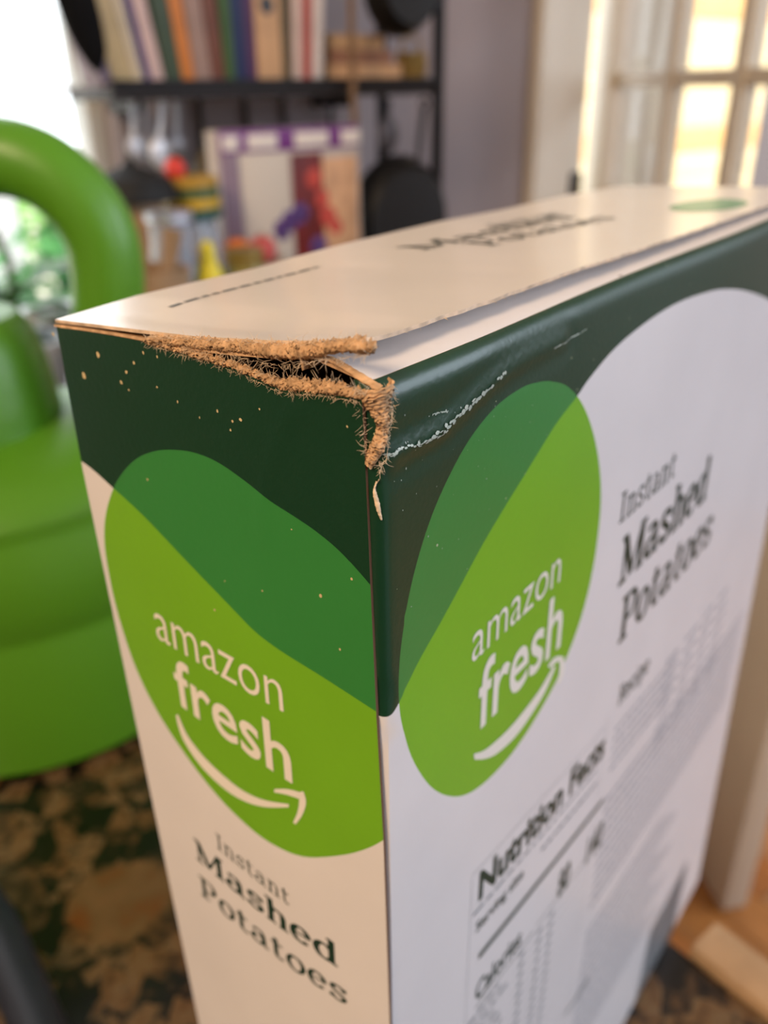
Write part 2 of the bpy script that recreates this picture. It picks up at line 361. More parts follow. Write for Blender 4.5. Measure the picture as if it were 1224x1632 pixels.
def panel(name, outline, shapes, classify, surf, mats, step=.003, fine=None, thick=.00048, parent=BOX, flip=False):
    S3 = 1000.0; vs = []; es = []
    def loop(pl, closed=True):
        n0 = len(vs)
        for p in pl: vs.append(Vector((p[0] * S3, p[1] * S3)))
        n = len(pl)
        for i in range(n if closed else n - 1): es.append((n0 + i, n0 + (i + 1) % n))
    loop(outline)
    for s in shapes: loop(s)
    xs = [p[0] for p in outline]; ys = [p[1] for p in outline]
    x = min(xs)
    def grid(x0, x1, y0, y1, st, rej=None):
        for i, a in enumerate(np.arange(x0 + st / 2, x1, st)):
            for c in np.arange(y0 + st / 2 + (i % 2) * st / 2, y1, st):
                if rej and rej[0] < a < rej[1] and rej[2] < c < rej[3]: continue
                if pip(a, c, outline): vs.append(Vector((a * S3, c * S3)))
    grid(min(xs), max(xs), min(ys), max(ys), step, fine)
    if fine: grid(*fine[:5])
    V, E_, Fc, *_ = delaunay_2d_cdt(vs, es, [], 0, 1e-3)
    mb = MB(); P = [(v.x / S3, v.y / S3) for v in V]; fs = []; mi = []
    for f in Fc:
        cx_ = sum(P[i][0] for i in f) / 3; cy_ = sum(P[i][1] for i in f) / 3
        if not pip(cx_, cy_, outline): continue
        f = tuple(f); fs.append(f[::-1] if flip else f); mi.append(classify(cx_, cy_))
    used = sorted({i for f in fs for i in f}); idx = {u: k for k, u in enumerate(used)}
    mb.v = [tuple(surf(*P[i])) for i in used]; mb.f = [tuple(idx[i] for i in f) for f in fs]; mb.mi = mi
    o = mb.build(name, mats, parent, auto=False)
    sm = o.modifiers.new('board', 'SOLIDIFY'); sm.thickness = thick; sm.offset = -1; sm.material_offset = len(mats) + 2; sm.material_offset_rim = len(mats) + 2
    return bake(o)
def paper(name, col, rough, coat=0.0, grain=.00002, gs=900, specks=0.0, spec=.5):
    m = mat(name, col, rough, spec, 0.03, 40, 0.0, coat=0.0)
    nt = m.node_tree; b = nt.nodes['Principled BSDF']; L = nt.links.new; tc = [n for n in nt.nodes if n.type == 'TEX_COORD'][0]
    n = nt.nodes.new('ShaderNodeTexNoise'); n.inputs['Scale'].default_value = gs; n.inputs['Detail'].default_value = 2; L(tc.outputs['Object'], n.inputs['Vector'])
    bp = nt.nodes.new('ShaderNodeBump'); bp.inputs['Distance'].default_value = grain; L(n.outputs[0], bp.inputs['Height']); L(bp.outputs[0], b.inputs['Normal'])
    b.inputs['Coat Weight'].default_value = coat; b.inputs['Coat Roughness'].default_value = .12
    if specks:
        v = nt.nodes.new('ShaderNodeTexVoronoi'); v.inputs['Scale'].default_value = specks; L(tc.outputs['Object'], v.inputs['Vector'])
        r = nt.nodes.new('ShaderNodeMath'); r.operation = 'LESS_THAN'; r.inputs[1].default_value = .055; L(v.outputs['Distance'], r.inputs[0])
        sp = nt.nodes.new('ShaderNodeSeparateColor'); L(v.outputs['Color'], sp.inputs[0])
        r2 = nt.nodes.new('ShaderNodeMath'); r2.operation = 'LESS_THAN'; r2.inputs[1].default_value = .38; L(sp.outputs[0], r2.inputs[0])
        mu = nt.nodes.new('ShaderNodeMath'); mu.operation = 'MULTIPLY'; L(r.outputs[0], mu.inputs[0]); L(r2.outputs[0], mu.inputs[1])
        mx = nt.nodes.new('ShaderNodeMix'); mx.data_type = 'RGBA'; L(mu.outputs[0], mx.inputs[0])
        src = b.inputs['Base Color'].links[0].from_socket; L(src, mx.inputs[6]); mx.inputs[7].default_value = (*lin((176, 186, 150)), 1)
        L(mx.outputs[2], b.inputs['Base Color'])
    return m
p_white = paper('white_coated_board', (226, 224, 226), .38, .15)
p_dark = paper('dark_green_print', (14, 58, 36), .36, .08, .000035, 1500, 420, .5)
p_mid = paper('mid_green_print', (52, 134, 62), .34, .15, .00002, 1200, 330)
p_lime = paper('lime_green_print', (116, 180, 36), .36, .1, .00002, 900, 150)
p_kraft = mat('torn_kraft_board', (202, 166, 128), .9, .1, .35, 700, .0004, 900)
p_fib = mat('paper_fibre', (236, 214, 184), .9, .1)
p_rim = mat('cut_board_edge', (112, 84, 66), .8, .1)
p_ink = mat('dark_green_ink', (16, 52, 40), .45)
p_grey = mat('small_print_ink', (118, 126, 132), .5)
p_let = mat('white_lettering', (236, 232, 222), .4)
# --- front panel
ARCH = [(1340, 640), (1300, 555), (1262, 505), (1224, 481), (1190, 468), (1160, 465), (1130, 469), (1080, 487), (1030, 518), (980, 560), (940, 607), (918.6, 638),
        (885.5, 681.6), (844.7, 748), (804, 814), (768, 875), (732.5, 941.6), (702, 997.7), (666, 1062), (635.7, 1125), (623, 1145.5), (612, 1154), (602, 1158)]
OVF = [(878, 613.8), (906, 623), (931, 656), (949, 712), (957, 778), (954, 845), (941.6, 926), (921, 1003), (890.6, 1079), (855, 1145.5), (814, 1206.7), (768, 1254.6), (730, 1273.5),
       (691.8, 1262.8), (661, 1222), (643, 1171), (635.7, 1125), (636.7, 1058.8), (645.9, 987.5), (661, 916), (684, 839.6), (712, 773), (748, 707), (788.6, 656), (829, 625.5), (855, 616)]
arch = [F2(*p) for p in spline(ARCH, 5)]; ovf = [F2(*p) for p in spline(OVF, 5, True)]
zt_ = OZ + .0022
FZ0 = 0.0
darkf = [(-.004, arch[-1][1] - .0004)] + [(-.004, zt_ + .01), (Wd(OZ) + .01, zt_ + .01), (Wd(OZ) + .01, arch[0][1] - .02)] + arch
UC = RC - RC * PI / 2
nfr = 40
outl = [(UC, 0), (Wd(0), 0)] + [(Wd(z), z) for z in np.linspace(0, OZ, 12)[1:]] + [(Wd(OZ), zt_)] + [(x, zt_) for x in np.linspace(Wd(OZ), UC, 60)[1:]]
outl += [(UC, z) for z in np.linspace(zt_, 0, 30)[1:-1]]
def cls_f(x, y):
    ino = pip(x, y, ovf); ind = pip(x, y, darkf)
    return 2 if ino and ind else 3 if ino else 1 if ind else 0
darkline = [p for p in darkf if False]
front = panel('front_panel', outl, [ovf, darkf], cls_f, front_surf, [p_white, p_dark, p_mid, p_lime, p_rim], .0035, (UC, Wd(OZ) + .002, OZ - .034, zt_, .0011), flip=False)
# --- side panel with its torn upper edge
TORN = [(91, 527), (120, 532), (160, 538), (200, 545), (232, 552), (262, 561), (295, 571), (335, 584), (374, 594), (400, 604), (426, 615), (452, 628), (478, 630), (504, 633), (540, 638), (565, 641), (577, 645)]
torn = []
tp_ = [S2(*p) for p in TORN]
for i, p in enumerate(tp_[:-1]):
    for t in np.linspace(0, 1, 7)[:-1]:
        q = tp_[i + 1]; j = 0 if i < 4 else .00012
        torn.append((p[0] + (q[0] - p[0]) * t, p[1] + (q[1] - p[1]) * t + random.uniform(-j, j)))
torn.append(tp_[-1])
EDGE = [S2(*p) for p in ((577, 645), (582, 740), (590, 930), (600, 1150), (611, 1344), (621, 1632))]
e_b = (EDGE[-1][0], 0.0)
sout = [(Td(0), 0)] + [(Td(z), z) for z in np.linspace(0, tp_[0][1], 14)[1:-1]] + torn + EDGE[1:] + [e_b]
OVS = [(274, 723), (310, 727.6), (349, 744), (393.5, 775), (429, 803.5), (473, 832), (508, 856.5), (543.5, 887), (586, 933.7), (620, 980), (650, 1080), (650, 1240), (630, 1325), (610, 1344), (579, 1359), (539, 1368), (482, 1369), (429, 1346), (385, 1311),
       (340.6, 1264.6), (296.5, 1207), (252, 1139), (217, 1068), (190.6, 989), (175, 922.6), (167.6, 870), (169.4, 825.6), (181.8, 783.7), (199.4, 755), (221.5, 735), (248, 725)]
BS = [(60, 700), (133, 741.8), (181.8, 783.7), (230, 828), (296.5, 898), (367, 971), (405, 1010), (446.5, 1041.8), (517, 1086), (598.7, 1139), (660, 1178)]
ovs = [S2(*p) for p in spline(OVS, 5, True)]; bs = [S2(*p) for p in spline(BS, 5)]
darks = [(Td(OZ) + .01, OZ + .01)] + bs + [(-.01, OZ + .01)]
def cls_s(x, y):
    ino = pip(x, y, ovs); ind = pip(x, y, darks)
    return 2 if ino and ind else 3 if ino else 1 if ind else 0
side = panel('side_panel', sout, [ovs, darks], cls_s, side_surf, [p_white, p_dark, p_mid, p_lime, p_rim], .0035, (-.001, .045, OZ - .03, OZ + .002, .0012), flip=True)
# --- hidden panels: back, far side, bottom
def sheet(name, grid, mats, parent=BOX, thick=.00048, mi=None, off=-1):
    nu = len(grid); nv = len(grid[0]); mb = MB()
    mb.add([p for r in grid for p in r], [(i * nv + j, (i + 1) * nv + j, (i + 1) * nv + j + 1, i * nv + j + 1) for i in range(nu - 1) for j in range(nv - 1)])
    if mi: mb.mi = [mi(i, j) for i in range(nu - 1) for j in range(nv - 1)]
    o = mb.build(name, mats, parent, auto=False)
    if thick: s = o.modifiers.new('board', 'SOLIDIFY'); s.thickness = thick; s.offset = off; s.material_offset_rim = len(mats); s.material_offset = len(mats); bake(o)
    return o
zl = np.linspace(0, OZ - .0006, 12)
sheet('back_panel', [[(x, Td(z), z) for x in np.linspace(0.0003, Wd(z), 8)] for z in zl], [p_white, p_kraft])
sheet('far_side_panel', [[(Wd(z), y, z) for y in np.linspace(.0006, Td(z), 5)] for z in zl], [p_white, p_kraft])
sheet('bottom_panel', [[(x, y, .0004) for y in np.linspace(.002, Td(0) - .002, 4)] for x in np.linspace(.002, Wd(0) - .002, 4)], [p_white, p_kraft], thick=.0003, off=1)
# --- outer top flap
YF = .045 * D
FE = [(566, 566), (597, 560), (640, 543), (690, 520), (750, 496), (820, 470), (905, 439), (1000, 408), (1100, 374), (1224, 330), (1316, 296)]
fe = [onY(px, py, YF) for px, py in FE]; fx = [p[0] for p in fe]; fz = [p[1] for p in fe]
BE = [(92, 514), (220, 476), (400, 434), (540, 395), (700, 357), (800, 338), (903, 314), (985, 300)]
be = [onY(px, py, Td(OZ)) for px, py in BE]; bxx = [p[0] for p in be]; bz = [p[1] for p in be]
LE = [(92, 514), (150, 521), (220, 530), (320, 542), (440, 549), (520, 550), (572, 548), (590, 553)]
le = [S(*p) for p in LE]
ly = [p[0] for p in le][::-1]; lz = [p[1] for p in le][::-1]
def flap_z(x, y):
    t = min(max((y - YF) / (Td(OZ) - YF), 0), 1)
    zf = np.interp(x, fx, fz); zb = np.interp(x, bxx, bz)
    z = zf * (1 - t) + zb * t
    k = max(0, 1 - x / (.35 * D)) ** 2
    z0 = np.interp(y, ly, lz); zl_ = np.interp(0, fx, fz) * (1 - t) + np.interp(0, bxx, bz) * t
    z += k * (z0 - zl_)
    z -= .00012 * math.exp(-((x - CRX(y)) / .0007) ** 2)
    return float(z)
_c0, _c1 = Tp(560, 437, .001), Tp(831, 443, .003)
def CRX(y): return float(_c0[0] + (_c1[0] - _c0[0]) * (y - _c0[1]) / (_c1[1] - _c0[1]))
WT = Wd(OZ)
xs = list(np.linspace(-.0004, .03, 40)) + list(np.linspace(.03, WT, 60))[1:]
gr = []
for x in xs:
    yf = YF + .0001 * math.sin(x * 900) + random.uniform(-.00006, .00006)
    if x < .0035: yf += .0012 * (1 - x / .0035) ** 2
    row = [(x, y, flap_z(x, y)) for y in np.linspace(yf, Td(OZ), 40)]
    gr.append(row)
p_flap = paper('cream_glossy_flap', (232, 222, 208), .30, .35, .00002, 1100)
flap = sheet('outer_top_flap', gr, [p_flap, mat('worn_board_edge', (214, 192, 168), .9, .1, .3, 500)], off=-1, thick=.00042)
# make normals point up
# --- front panel's own flap (white), sloping back under the outer flap
gr = []
WE = [(604, 627), (583, 614), (562, 602), (540, 588), (517, 578), (470, 570)]
we = [S(*p) for p in WE]; wy = [p[0] for p in we]; wz = [p[1] for p in we]
for x in list(np.linspace(.0004, .02, 24)) + list(np.linspace(.02, WT - .001, 50))[1:]:
    p0 = front_surf(max(x, RC * .2), zt_ - .0007, .00004); row = []
    for k, t in enumerate(np.linspace(0, 1, 22)):
        y = p0.y + (BT * .62 - p0.y) * t ** 1.4
        top = np.interp(x, fx, fz) - .0011
        zz = p0.z + (max(top, p0.z + .0001) - p0.z) * min(1, ((y - p0.y) / (.10 * D))) ** .8 if y < YF * 2.2 else max(top, p0.z + .0001)
        zz = min(zz, flap_z(x, max(y, YF)) - .0009) if y > YF else zz
        k2 = max(0, 1 - x / .012)
        row.append((x + (.0 if x > .001 else 0), y, zz))
    gr.append(row)
wf = sheet('white_inner_flap', gr, [p_white, p_kraft], off=-1, thick=.0004)
# --- side panel's short flap folded in under the outer flap
gr = []
SF = [S(*p) for p in ((93, 524), (140, 530), (190, 538), (238, 547), (295, 560), (374, 570), (447, 576), (520, 570), (585, 562))]
sy = [p[0] for p in SF][::-1]; sz = [p[1] for p in SF][::-1]
for y in np.linspace(YF * 2.6, Td(OZ) - .0003, 50):
    zf = float(np.interp(y, sy, sz)); row = []
    intact = y > S(240, 548)[0]
    x0 = side_surf(y, zf).x
    for t in np.linspace(0, 1, 12):
        x = x0 + (.030 if y > YF * 2.6 else .0012) * t; lim = flap_z(max(x, 0), y) - (.0008 + .0022 * min(1, t * 4))
        row.append((x, y, min(zf + .0009 * math.sin(min(1, t * 9) * PI / 2) * (1 if intact else .4) - .0015 * t, lim)))
    gr.append(row)
sfl = sheet('side_inner_flap', gr, [mat('bare_board', (214, 184, 146), .8, .15, .1, 200), p_kraft], thick=.0003)
# --- torn kraft bands: swollen, fibrous edges
def band(name, top, bot, surf, n=260, m=9, puff=.00026, jit=.00022, label=None, parent=BOX, mt=None):
    T = spline(top, 4); B_ = spline(bot, 4)
    def at(L_, t):
        d = [0]
        for a, c in zip(L_[:-1], L_[1:]): d.append(d[-1] + math.hypot(c[0] - a[0], c[1] - a[1]))
        t *= d[-1]; return np.array([np.interp(t, d, [p[0] for p in L_]), np.interp(t, d, [p[1] for p in L_])])
    gr = []
    for i in range(n + 1):
        a, c = at(T, i / n), at(B_, i / n); row = []
        ww = random.uniform(.7, 1.3) * (1 + .5 * math.sin(i * .21) + .4 * math.sin(i * .083 + 1))
        for j in range(m + 1):
            s = j / m; p = a * (1 - s) + c * s
            o_ = puff * math.sin(PI * s) * ww + random.uniform(-jit, jit) - (.0006 if j in (0, m) else 0)
            e = random.uniform(-jit, jit) * (1.6 if j in (0, m) else .7)
            v = surf(p[0], p[1] + e, o_); row.append(tuple(v))
        gr.append(row)
    o = sheet(name, gr, [mt or p_kraft], parent, thick=0); return o
def ps(l): return [S2(*p) for p in l]
band('torn_edge', ps([(236, 547), (260, 552), (327, 572), (395, 597), (436, 612), (494, 615), (540, 622), (572, 631), (588, 640)]),
     ps([(236, 554), (262, 562), (295, 572), (374, 596), (426, 617), (452, 630), (504, 636), (560, 642), (582, 650)]), side_surf)
band('torn_edge', ps([(238, 544), (321, 548), (436, 556), (530, 552), (568, 547), (590, 553), (596, 562)]),
     ps([(238, 550), (295, 561), (374, 569), (447, 581), (500, 577), (545, 570), (580, 573), (596, 567)]), side_surf, puff=.00038)
def corner_surf(y, z, off=0.0):             # wraps the rounded corner between side and front
    t = min(max((.0024 - y) / .0022, 0), 1) * PI / 2; r = RC + .0003 + off
    return Vector((RC - r * math.cos(t), RC - r * math.sin(t) + .0008 * (1 - math.sin(t)), z))
def cz(px, py):                             # corner strip pixel -> pseudo (y,z)
    y = .0024 - (px - 578) / 36 * .0022; return (y, S(px, py)[1])
band('torn_corner', [cz(*p) for p in ((574, 632), (578, 650), (588, 668), (594, 690), (586, 718), (583, 740))],
     [cz(*p) for p in ((622, 622), (614, 648), (610, 675), (608, 712), (600, 735), (590, 752))], corner_surf, 90, 10, .0003, .00022)
band('torn_corner', [cz(*p) for p in ((592, 775), (588, 795), (590, 815), (596, 835))],
     [cz(*p) for p in ((598, 772), (594, 785), (599, 808), (601, 838))], corner_surf, 30, 3, .00002, .00010, mt=p_fib)
# white flap's cut edge over the void
gr = []
for k, (y, z) in enumerate(spline([(a, c) for a, c in zip(wy, wz)], 6)):
    gr.append([(-.0002 + .0003 * s, y, z - .0004 * (1 - s)) for s in (0, .5, 1)] )
top_edge = [(y, z) for y, z in zip(wy, wz)]
band('flap_edge', [(y, z + .00005) for y, z in top_edge], [(y, z - .00045) for y, z in top_edge], lambda y, z, off=0: Vector((.0001 - off, y, z)), 50, 3, .0002, .00004)
# fibres
fb = MB()
def fibre(p, dirn, L_, r=.000022):
    p = Vector(p); d = Vector(dirn).normalized(); pts = [p]; c = Vector((random.uniform(-1, 1), random.uniform(-1, 1), random.uniform(-1, 1))) * 1.3
    for k in range(4):
        d = (d + c * .35).normalized(); p = p + d * L_ / 4; pts.append(p)
    fb.tube(pts, [r, r, r * .9, r * .7, r * .4], 3)
def along(l, n, surf, L_=.0010, up=0.0):
    P_ = spline(l, 8)
    for _ in range(n):
        k = random.randrange(len(P_) - 1); t = random.random(); y, z = P_[k] * (1 - t) + P_[k + 1] * t
        fibre(surf(y, z, .0001), (random.uniform(-1.2, -.1), random.uniform(-1, 1), random.uniform(-1, 1) + up), L_ * random.uniform(.4, 1.5))
along(ps([(236, 549), (295, 562), (374, 585), (436, 607), (494, 611), (560, 622), (585, 640)]), 190, side_surf, .0010, .5)
along(ps([(236, 554), (295, 573), (374, 598), (452, 632), (504, 636), (575, 648)]), 260, side_surf, .0006, -.3)
along(ps([(240, 545), (321, 548), (436, 555), (530, 551), (590, 553)]), 170, side_surf, .0010, .6)
along(ps([(295, 563), (374, 573), (447, 588), (520, 580), (590, 572)]), 170, side_surf, .0012, -.6)
along([cz(580, 650), cz(584, 690), cz(586, 730)], 60, corner_surf, .0009)
along([cz(618, 632), cz(612, 680), cz(606, 730), cz(596, 760)], 110, corner_surf, .0009)
for _ in range(40):
    x = random.uniform(0, .07); fibre((x, YF, flap_z(x, YF) - .0003), (random.uniform(-1, 1), -1, random.uniform(-1, .2)), .0005)
fo = fb.build('loose_fibres', p_fib, BOX, auto=False); fo['kind'] = 'stuff'
# --- scuffs: little flakes where the print has chipped off
def poly_patch(mb, pts, surf, off):
    c = np.mean(pts, axis=0); vs = [surf(c[0], c[1], off)] + [surf(p[0], p[1], off) for p in pts]; n = len(pts)
    mb.add(vs, [(0, 1 + i, 1 + (i + 1) % n) for i in range(n)])
def ccwfix(o): return o
sb = MB()
for px, py, r in ((145, 602, 8), (168, 569, 6), (225, 582, 4), (213, 596, 4), (205, 612, 4), (217, 624, 3), (96, 536, 5), (395, 672, 4), (382, 674, 3), (379, 688, 3), (358, 658, 3), (295, 643, 3), (330, 668, 2.5),
                  (262, 620, 2.5), (424, 655, 2.5), (240, 566, 3.5), (262, 572, 3), (560, 684, 2.5), (566, 926, 3), (519, 951, 4), (247, 765, 3), (430, 940, 2.5), (371, 925, 2), (474, 845, 2), (355, 970, 3), (548, 1036, 3)):
    n = 9; c = S(px, py); k = r * .00006
    poly_patch(sb, [(c[0] + k * random.uniform(.5, 1.2) * math.cos(2 * PI * i / n), c[1] + k * random.uniform(.6, 1.3) * math.sin(2 * PI * i / n)) for i in range(n)], side_surf, .00005)
sb.build('scuff', mat('bare_board_scuff', (206, 186, 140), .8), BOX)['kind'] = 'stuff'
sb = MB()
def crack_glint(pts, wpx, jit=1.0):
    P_ = spline(pts, 7)
    for a, c in zip(P_[:-1], P_[1:]):
        if random.random() < .10: continue
        a, c = np.array(a), np.array(c); d = c - a; d = d / (np.linalg.norm(d) + 1e-9); nn = np.array([-d[1], d[0]])
        w1 = wpx * .000042 * random.uniform(.3, 1.4); o_ = nn * random.uniform(-1, 1) * jit * .00008
        q = [a + o_ - nn * w1 * .4, (a + c) / 2 + o_ - nn * w1, c + o_ - nn * w1 * .3, c + o_ + nn * w1 * .3, (a + c) / 2 + o_ + nn * w1, a + o_ + nn * w1 * .5]
        poly_patch(sb, [tuple(x) for x in q], front_surf, .00006)
crack_glint(SC1[1:6], 7, 3); crack_glint(SC1[2:5], 5, 5); crack_glint(SC2, 4, 2)  # pale cracks along the creases, with the glints on the ridges painted in
crack_glint([F(*p) for p in ((617, 737), (628, 727), (637, 720))], 6)
crack_glint([F(*p) for p in ((688, 668), (700, 664), (712, 662))], 4); crack_glint([F(*p) for p in ((880, 560), (910, 545), (935, 530))], 3)
for _ in range(60):
    px, py = random.uniform(622, 900), random.uniform(650, 1000)
    if random.random() < .5: py = random.uniform(640, 760)
    c = F(px, py)
    if not pip(c[0], c[1], darkf): continue
    k = random.uniform(.7, 2.2) * .00004; poly_patch(sb, [(c[0] + k * math.cos(i * 1.05) * random.uniform(.6, 1.4), c[1] + k * 1.4 * math.sin(i * 1.05) * random.uniform(.6, 1.4)) for i in range(6)], front_surf, .00005)
sb.build('crease_wear_glints', mat('cracked_print_glints', (176, 190, 180), .35), BOX)['kind'] = 'stuff'

# ------------------------------------------------------------------ lettering
def arc(cx_, cy_, rx, ry, a0, a1, n=12):
    return [(cx_ + rx * math.cos(math.radians(a0 + (a1 - a0) * i / n)), cy_ + ry * math.sin(math.radians(a0 + (a1 - a0) * i / n))) for i in range(n + 1)]
def sv(x, y0, y1): return [(x, y0), (x, y1)]
def sf(x0, x1, y): return [(x0, y), (x1, y)]
SLAB = {
 'I': (.40, [sv(.2, 0, .7), sf(.05, .35, .018), sf(.05, .35, .682)]),
 'M': (.95, [[(.17, .02), (.17, .68)], [(.16, .68), (.46, .04)], [(.46, .04), (.76, .68)], sv(.78, 0, .7), sf(.04, .30, .018), sf(.64, .92, .018), sf(.04, .22, .682), sf(.72, .92, .682)]),
 'P': (.66, [sv(.2, 0, .7), [(.2, .682), (.38, .682)] + arc(.38, .5, .19, .182, 90, -90) + [(.2, .318)], sf(.05, .36, .018), sf(.05, .2, .682)]),
 'R': (.7, [sv(.2, 0, .7), [(.2, .682), (.38, .682)] + arc(.38, .51, .18, .172, 90, -90) + [(.2, .338)], [(.38, .34), (.58, .02)], sf(.05, .35, .018), sf(.5, .68, .018), sf(.05, .2, .682)]),
 'n': (.64, [sv(.17, 0, .5), [(.17, .36)] + arc(.33, .35, .15, .135, 160, 0) + [(.48, 0)], sf(.05, .3, .018), sf(.37, .61, .018), sf(.04, .17, .482)]),
 'h': (.64, [sv(.17, 0, .74), [(.17, .36)] + arc(.33, .35, .15, .135, 160, 0) + [(.48, 0)], sf(.05, .3, .018), sf(.37, .61, .018), sf(.04, .17, .722)]),
 's': (.50, [arc(.25, .365, .15, .118, 30, 190, 8) + [(.20, .275), (.30, .235)] + arc(.25, .135, .16, .118, 20, -150, 8), sv(.40, .36, .48), sv(.10, .02, .14)]),
 't': (.44, [[(.18, .64), (.18, .14)] + arc(.29, .13, .11, .112, 180, 320, 8), sf(.04, .38, .482)]),
 'a': (.60, [arc(.26, .37, .15, .115, 155, 20, 8) + [(.42, .3), (.42, .06)] + [(.46, .018), (.56, .018)], [(.42, .29), (.28, .28)] + arc(.24, .15, .155, .132, 95, 330, 12) + [(.42, .12)]]),
 'e': (.54, [[(.08, .27), (.46, .27)] + arc(.27, .25, .19, .235, 5, 320, 22)]),
 'o': (.58, [arc(.29, .25, .2, .235, 0, 360, 26)]),
 'd': (.64, [sv(.45, 0, .74), arc(.28, .25, .19, .235, 20, 340, 22), sf(.45, .58, .018), sf(.34, .45, .722)]),
 'c': (.52, [arc(.28, .25, .19, .235, 45, 320, 20), sv(.42, .34, .46)]),
 'i': (.34, [sv(.17, 0, .5), sf(.05, .3, .018), sf(.05, .17, .482), sv(.17, .6, .7)]),
 'p': (.62, [sv(.17, -.2, .5), arc(.33, .25, .19, .235, 160, -160, 22), sf(.05, .3, -.182), sf(.05, .17, .482)]),
}
def slab_mesh(txt, thick=.105, thin=.05):
    vs, fs = [], []; X = 0
    for ch in txt:
        if ch == ' ': X += .3; continue
        adv, strokes = SLAB[ch]
        for st_ in strokes:
            n = len(st_); base = len(vs)
            for i, p in enumerate(st_):
                a, c = st_[max(0, i - 1)], st_[min(n - 1, i + 1)]; dx, dy = c[0] - a[0], c[1] - a[1]; l = math.hypot(dx, dy) or 1; dx /= l; dy /= l
                wd = (thin + (thick - thin) * abs(dy) ** 1.3) / 2
                if ch == 'M' and st_[0] == (.46, .04): wd = thin * .6
                if ch == 'M' and st_[0] == (.17, .02): wd = thin * .55
                vs.append((X + p[0] - dy * wd, p[1] + dx * wd)); vs.append((X + p[0] + dy * wd, p[1] - dx * wd))
            for i in range(n - 1): fs.append((base + 2 * i, base + 2 * i + 1, base + 2 * i + 3, base + 2 * i + 2))
        X += adv
    return vs, fs
def font_mesh(txt, offset=0.0, space=1.0):
    cu = bpy.data.curves.new('t', 'FONT'); cu.body = txt; cu.size = 1; cu.offset = offset; cu.space_character = space; cu.resolution_u = 4
    o = bpy.data.objects.new('t', cu); C.objects.link(o); bpy.context.view_layer.update()
    me = bpy.data.meshes.new_from_object(o.evaluated_get(bpy.context.evaluated_depsgraph_get()))
    vs = [(v.co.x, v.co.y) for v in me.vertices]; fs = [tuple(p.vertices) for p in me.polygons]
    bpy.data.objects.remove(o); bpy.data.curves.remove(cu); bpy.data.meshes.remove(me); return vs, fs
def place(mb, geo, start, end, top, face, surf, href=None, off=.00006, sgn=1, mi=0):
    """start/end: baseline ends in px, top: px of the top of the first letter; href: that letter's height in glyph units"""
    vs, fs = geo; a = np.array(face(*start)); c = np.array(face(*end)); t = np.array(face(*top))
    x0 = min(v[0] for v in vs); x1 = max(v[0] for v in vs); hy = href or max(v[1] for v in vs)
    e = c - a; h = t - a; h = np.array([0, h[1] - e[1] * ((h[0]) / e[0])])
    P_ = [a + e * ((v[0] - x0) / (x1 - x0)) + h * (v[1] / hy) for v in vs]
    mb.add([surf(p[0], p[1], off) for p in P_], fs, mi)
def ribbon(mb, pxs, widths, face, surf, off=.00006, k=8):
    W_ = spline([(p[0], p[1], w_) for p, w_ in zip(pxs, widths)], k); vs = []; n = len(W_)
    for i, (x, y, w_) in enumerate(W_):
        a, c = W_[max(0, i - 1)], W_[min(n - 1, i + 1)]; d = np.array([c[0] - a[0], c[1] - a[1]]); d /= (np.linalg.norm(d) + 1e-9)
        for s in (-1, 1): q = face(x - d[1] * s * w_ / 2, y + d[0] * s * w_ / 2); vs.append(surf(q[0], q[1], off))
    mb.add(vs, [(2 * i, 2 * i + 1, 2 * i + 3, 2 * i + 2) for i in range(n - 1)])
# side lettering
mb = MB()
place(mb, font_mesh('amazon', -.006), (252, 1021), (453, 1140), (250, 981), S2, side_surf)
place(mb, font_mesh('fresh', .012), (285, 1124), (467, 1252), (272, 1046), S2, side_surf)
ribbon(mb, [(283, 1143), (296, 1178), (322, 1215), (354, 1247), (385, 1270), (420, 1284), (461, 1288)], [4, 9, 13, 15, 14, 11, 5], S2, side_surf)
ribbon(mb, [(438, 1264), (458, 1266), (478, 1272), (480, 1275)], [5, 9, 10, 9], S2, side_surf); ribbon(mb, [(480, 1266), (483, 1282), (479, 1300), (470, 1316)], [8, 11, 9, 5], S2, side_surf)
mb.build('white_lettering', p_let, side, smooth=False)
mb = MB()
place(mb, slab_mesh('Instant', .08, .045), (347, 1354), (462, 1447), (345, 1331), S2, side_surf, .7)
place(mb, slab_mesh('Mashed', .14, .055), (314, 1371), (539, 1545), (309, 1338), S2, side_surf, .7)
place(mb, slab_mesh('Potatoes', .12, .05), (322, 1428), (554, 1606), (313, 1393), S2, side_surf, .7)
mb.build('dark_lettering', p_ink, side, smooth=False)
# front lettering
mb = MB()
place(mb, font_mesh('amazon', -.006), (751, 1062), (891, 931), (750, 1020), F2, front_surf)
place(mb, font_mesh('fresh', .012), (760, 1170), (892, 1032), (757, 1073), F2, front_surf)
ribbon(mb, [(755, 1210), (771, 1207), (788, 1197), (814, 1173), (840, 1140), (864, 1104), (883, 1066)], [9, 13, 16, 16, 13, 9, 4], F2, front_surf)
ribbon(mb, [(874, 1067), (884, 1056), (893, 1052)], [5, 8, 7], F2, front_surf); ribbon(mb, [(893, 1050), (895, 1066), (893, 1080), (889, 1094)], [7, 8, 7, 4], F2, front_surf)
mb.build('white_lettering', p_let, front, smooth=False)
mb = MB()
place(mb, slab_mesh('Instant', .10, .055), (985.6, 839), (1073, 762), (987, 795), F2, front_surf, .7)
place(mb, slab_mesh('Mashed', .17, .07), (984, 939), (1123, 797), (986, 869), F2, front_surf, .7)
place(mb, slab_mesh('Potatoes', .15, .065), (984, 1030), (1129, 866), (986, 965), F2, front_surf, .7)
place(mb, slab_mesh('Recipe', .13, .07), (984, 1128), (1032, 1071), (985, 1102), F2, front_surf, .7)
mb.build('dark_lettering', p_ink, front, smooth=False)
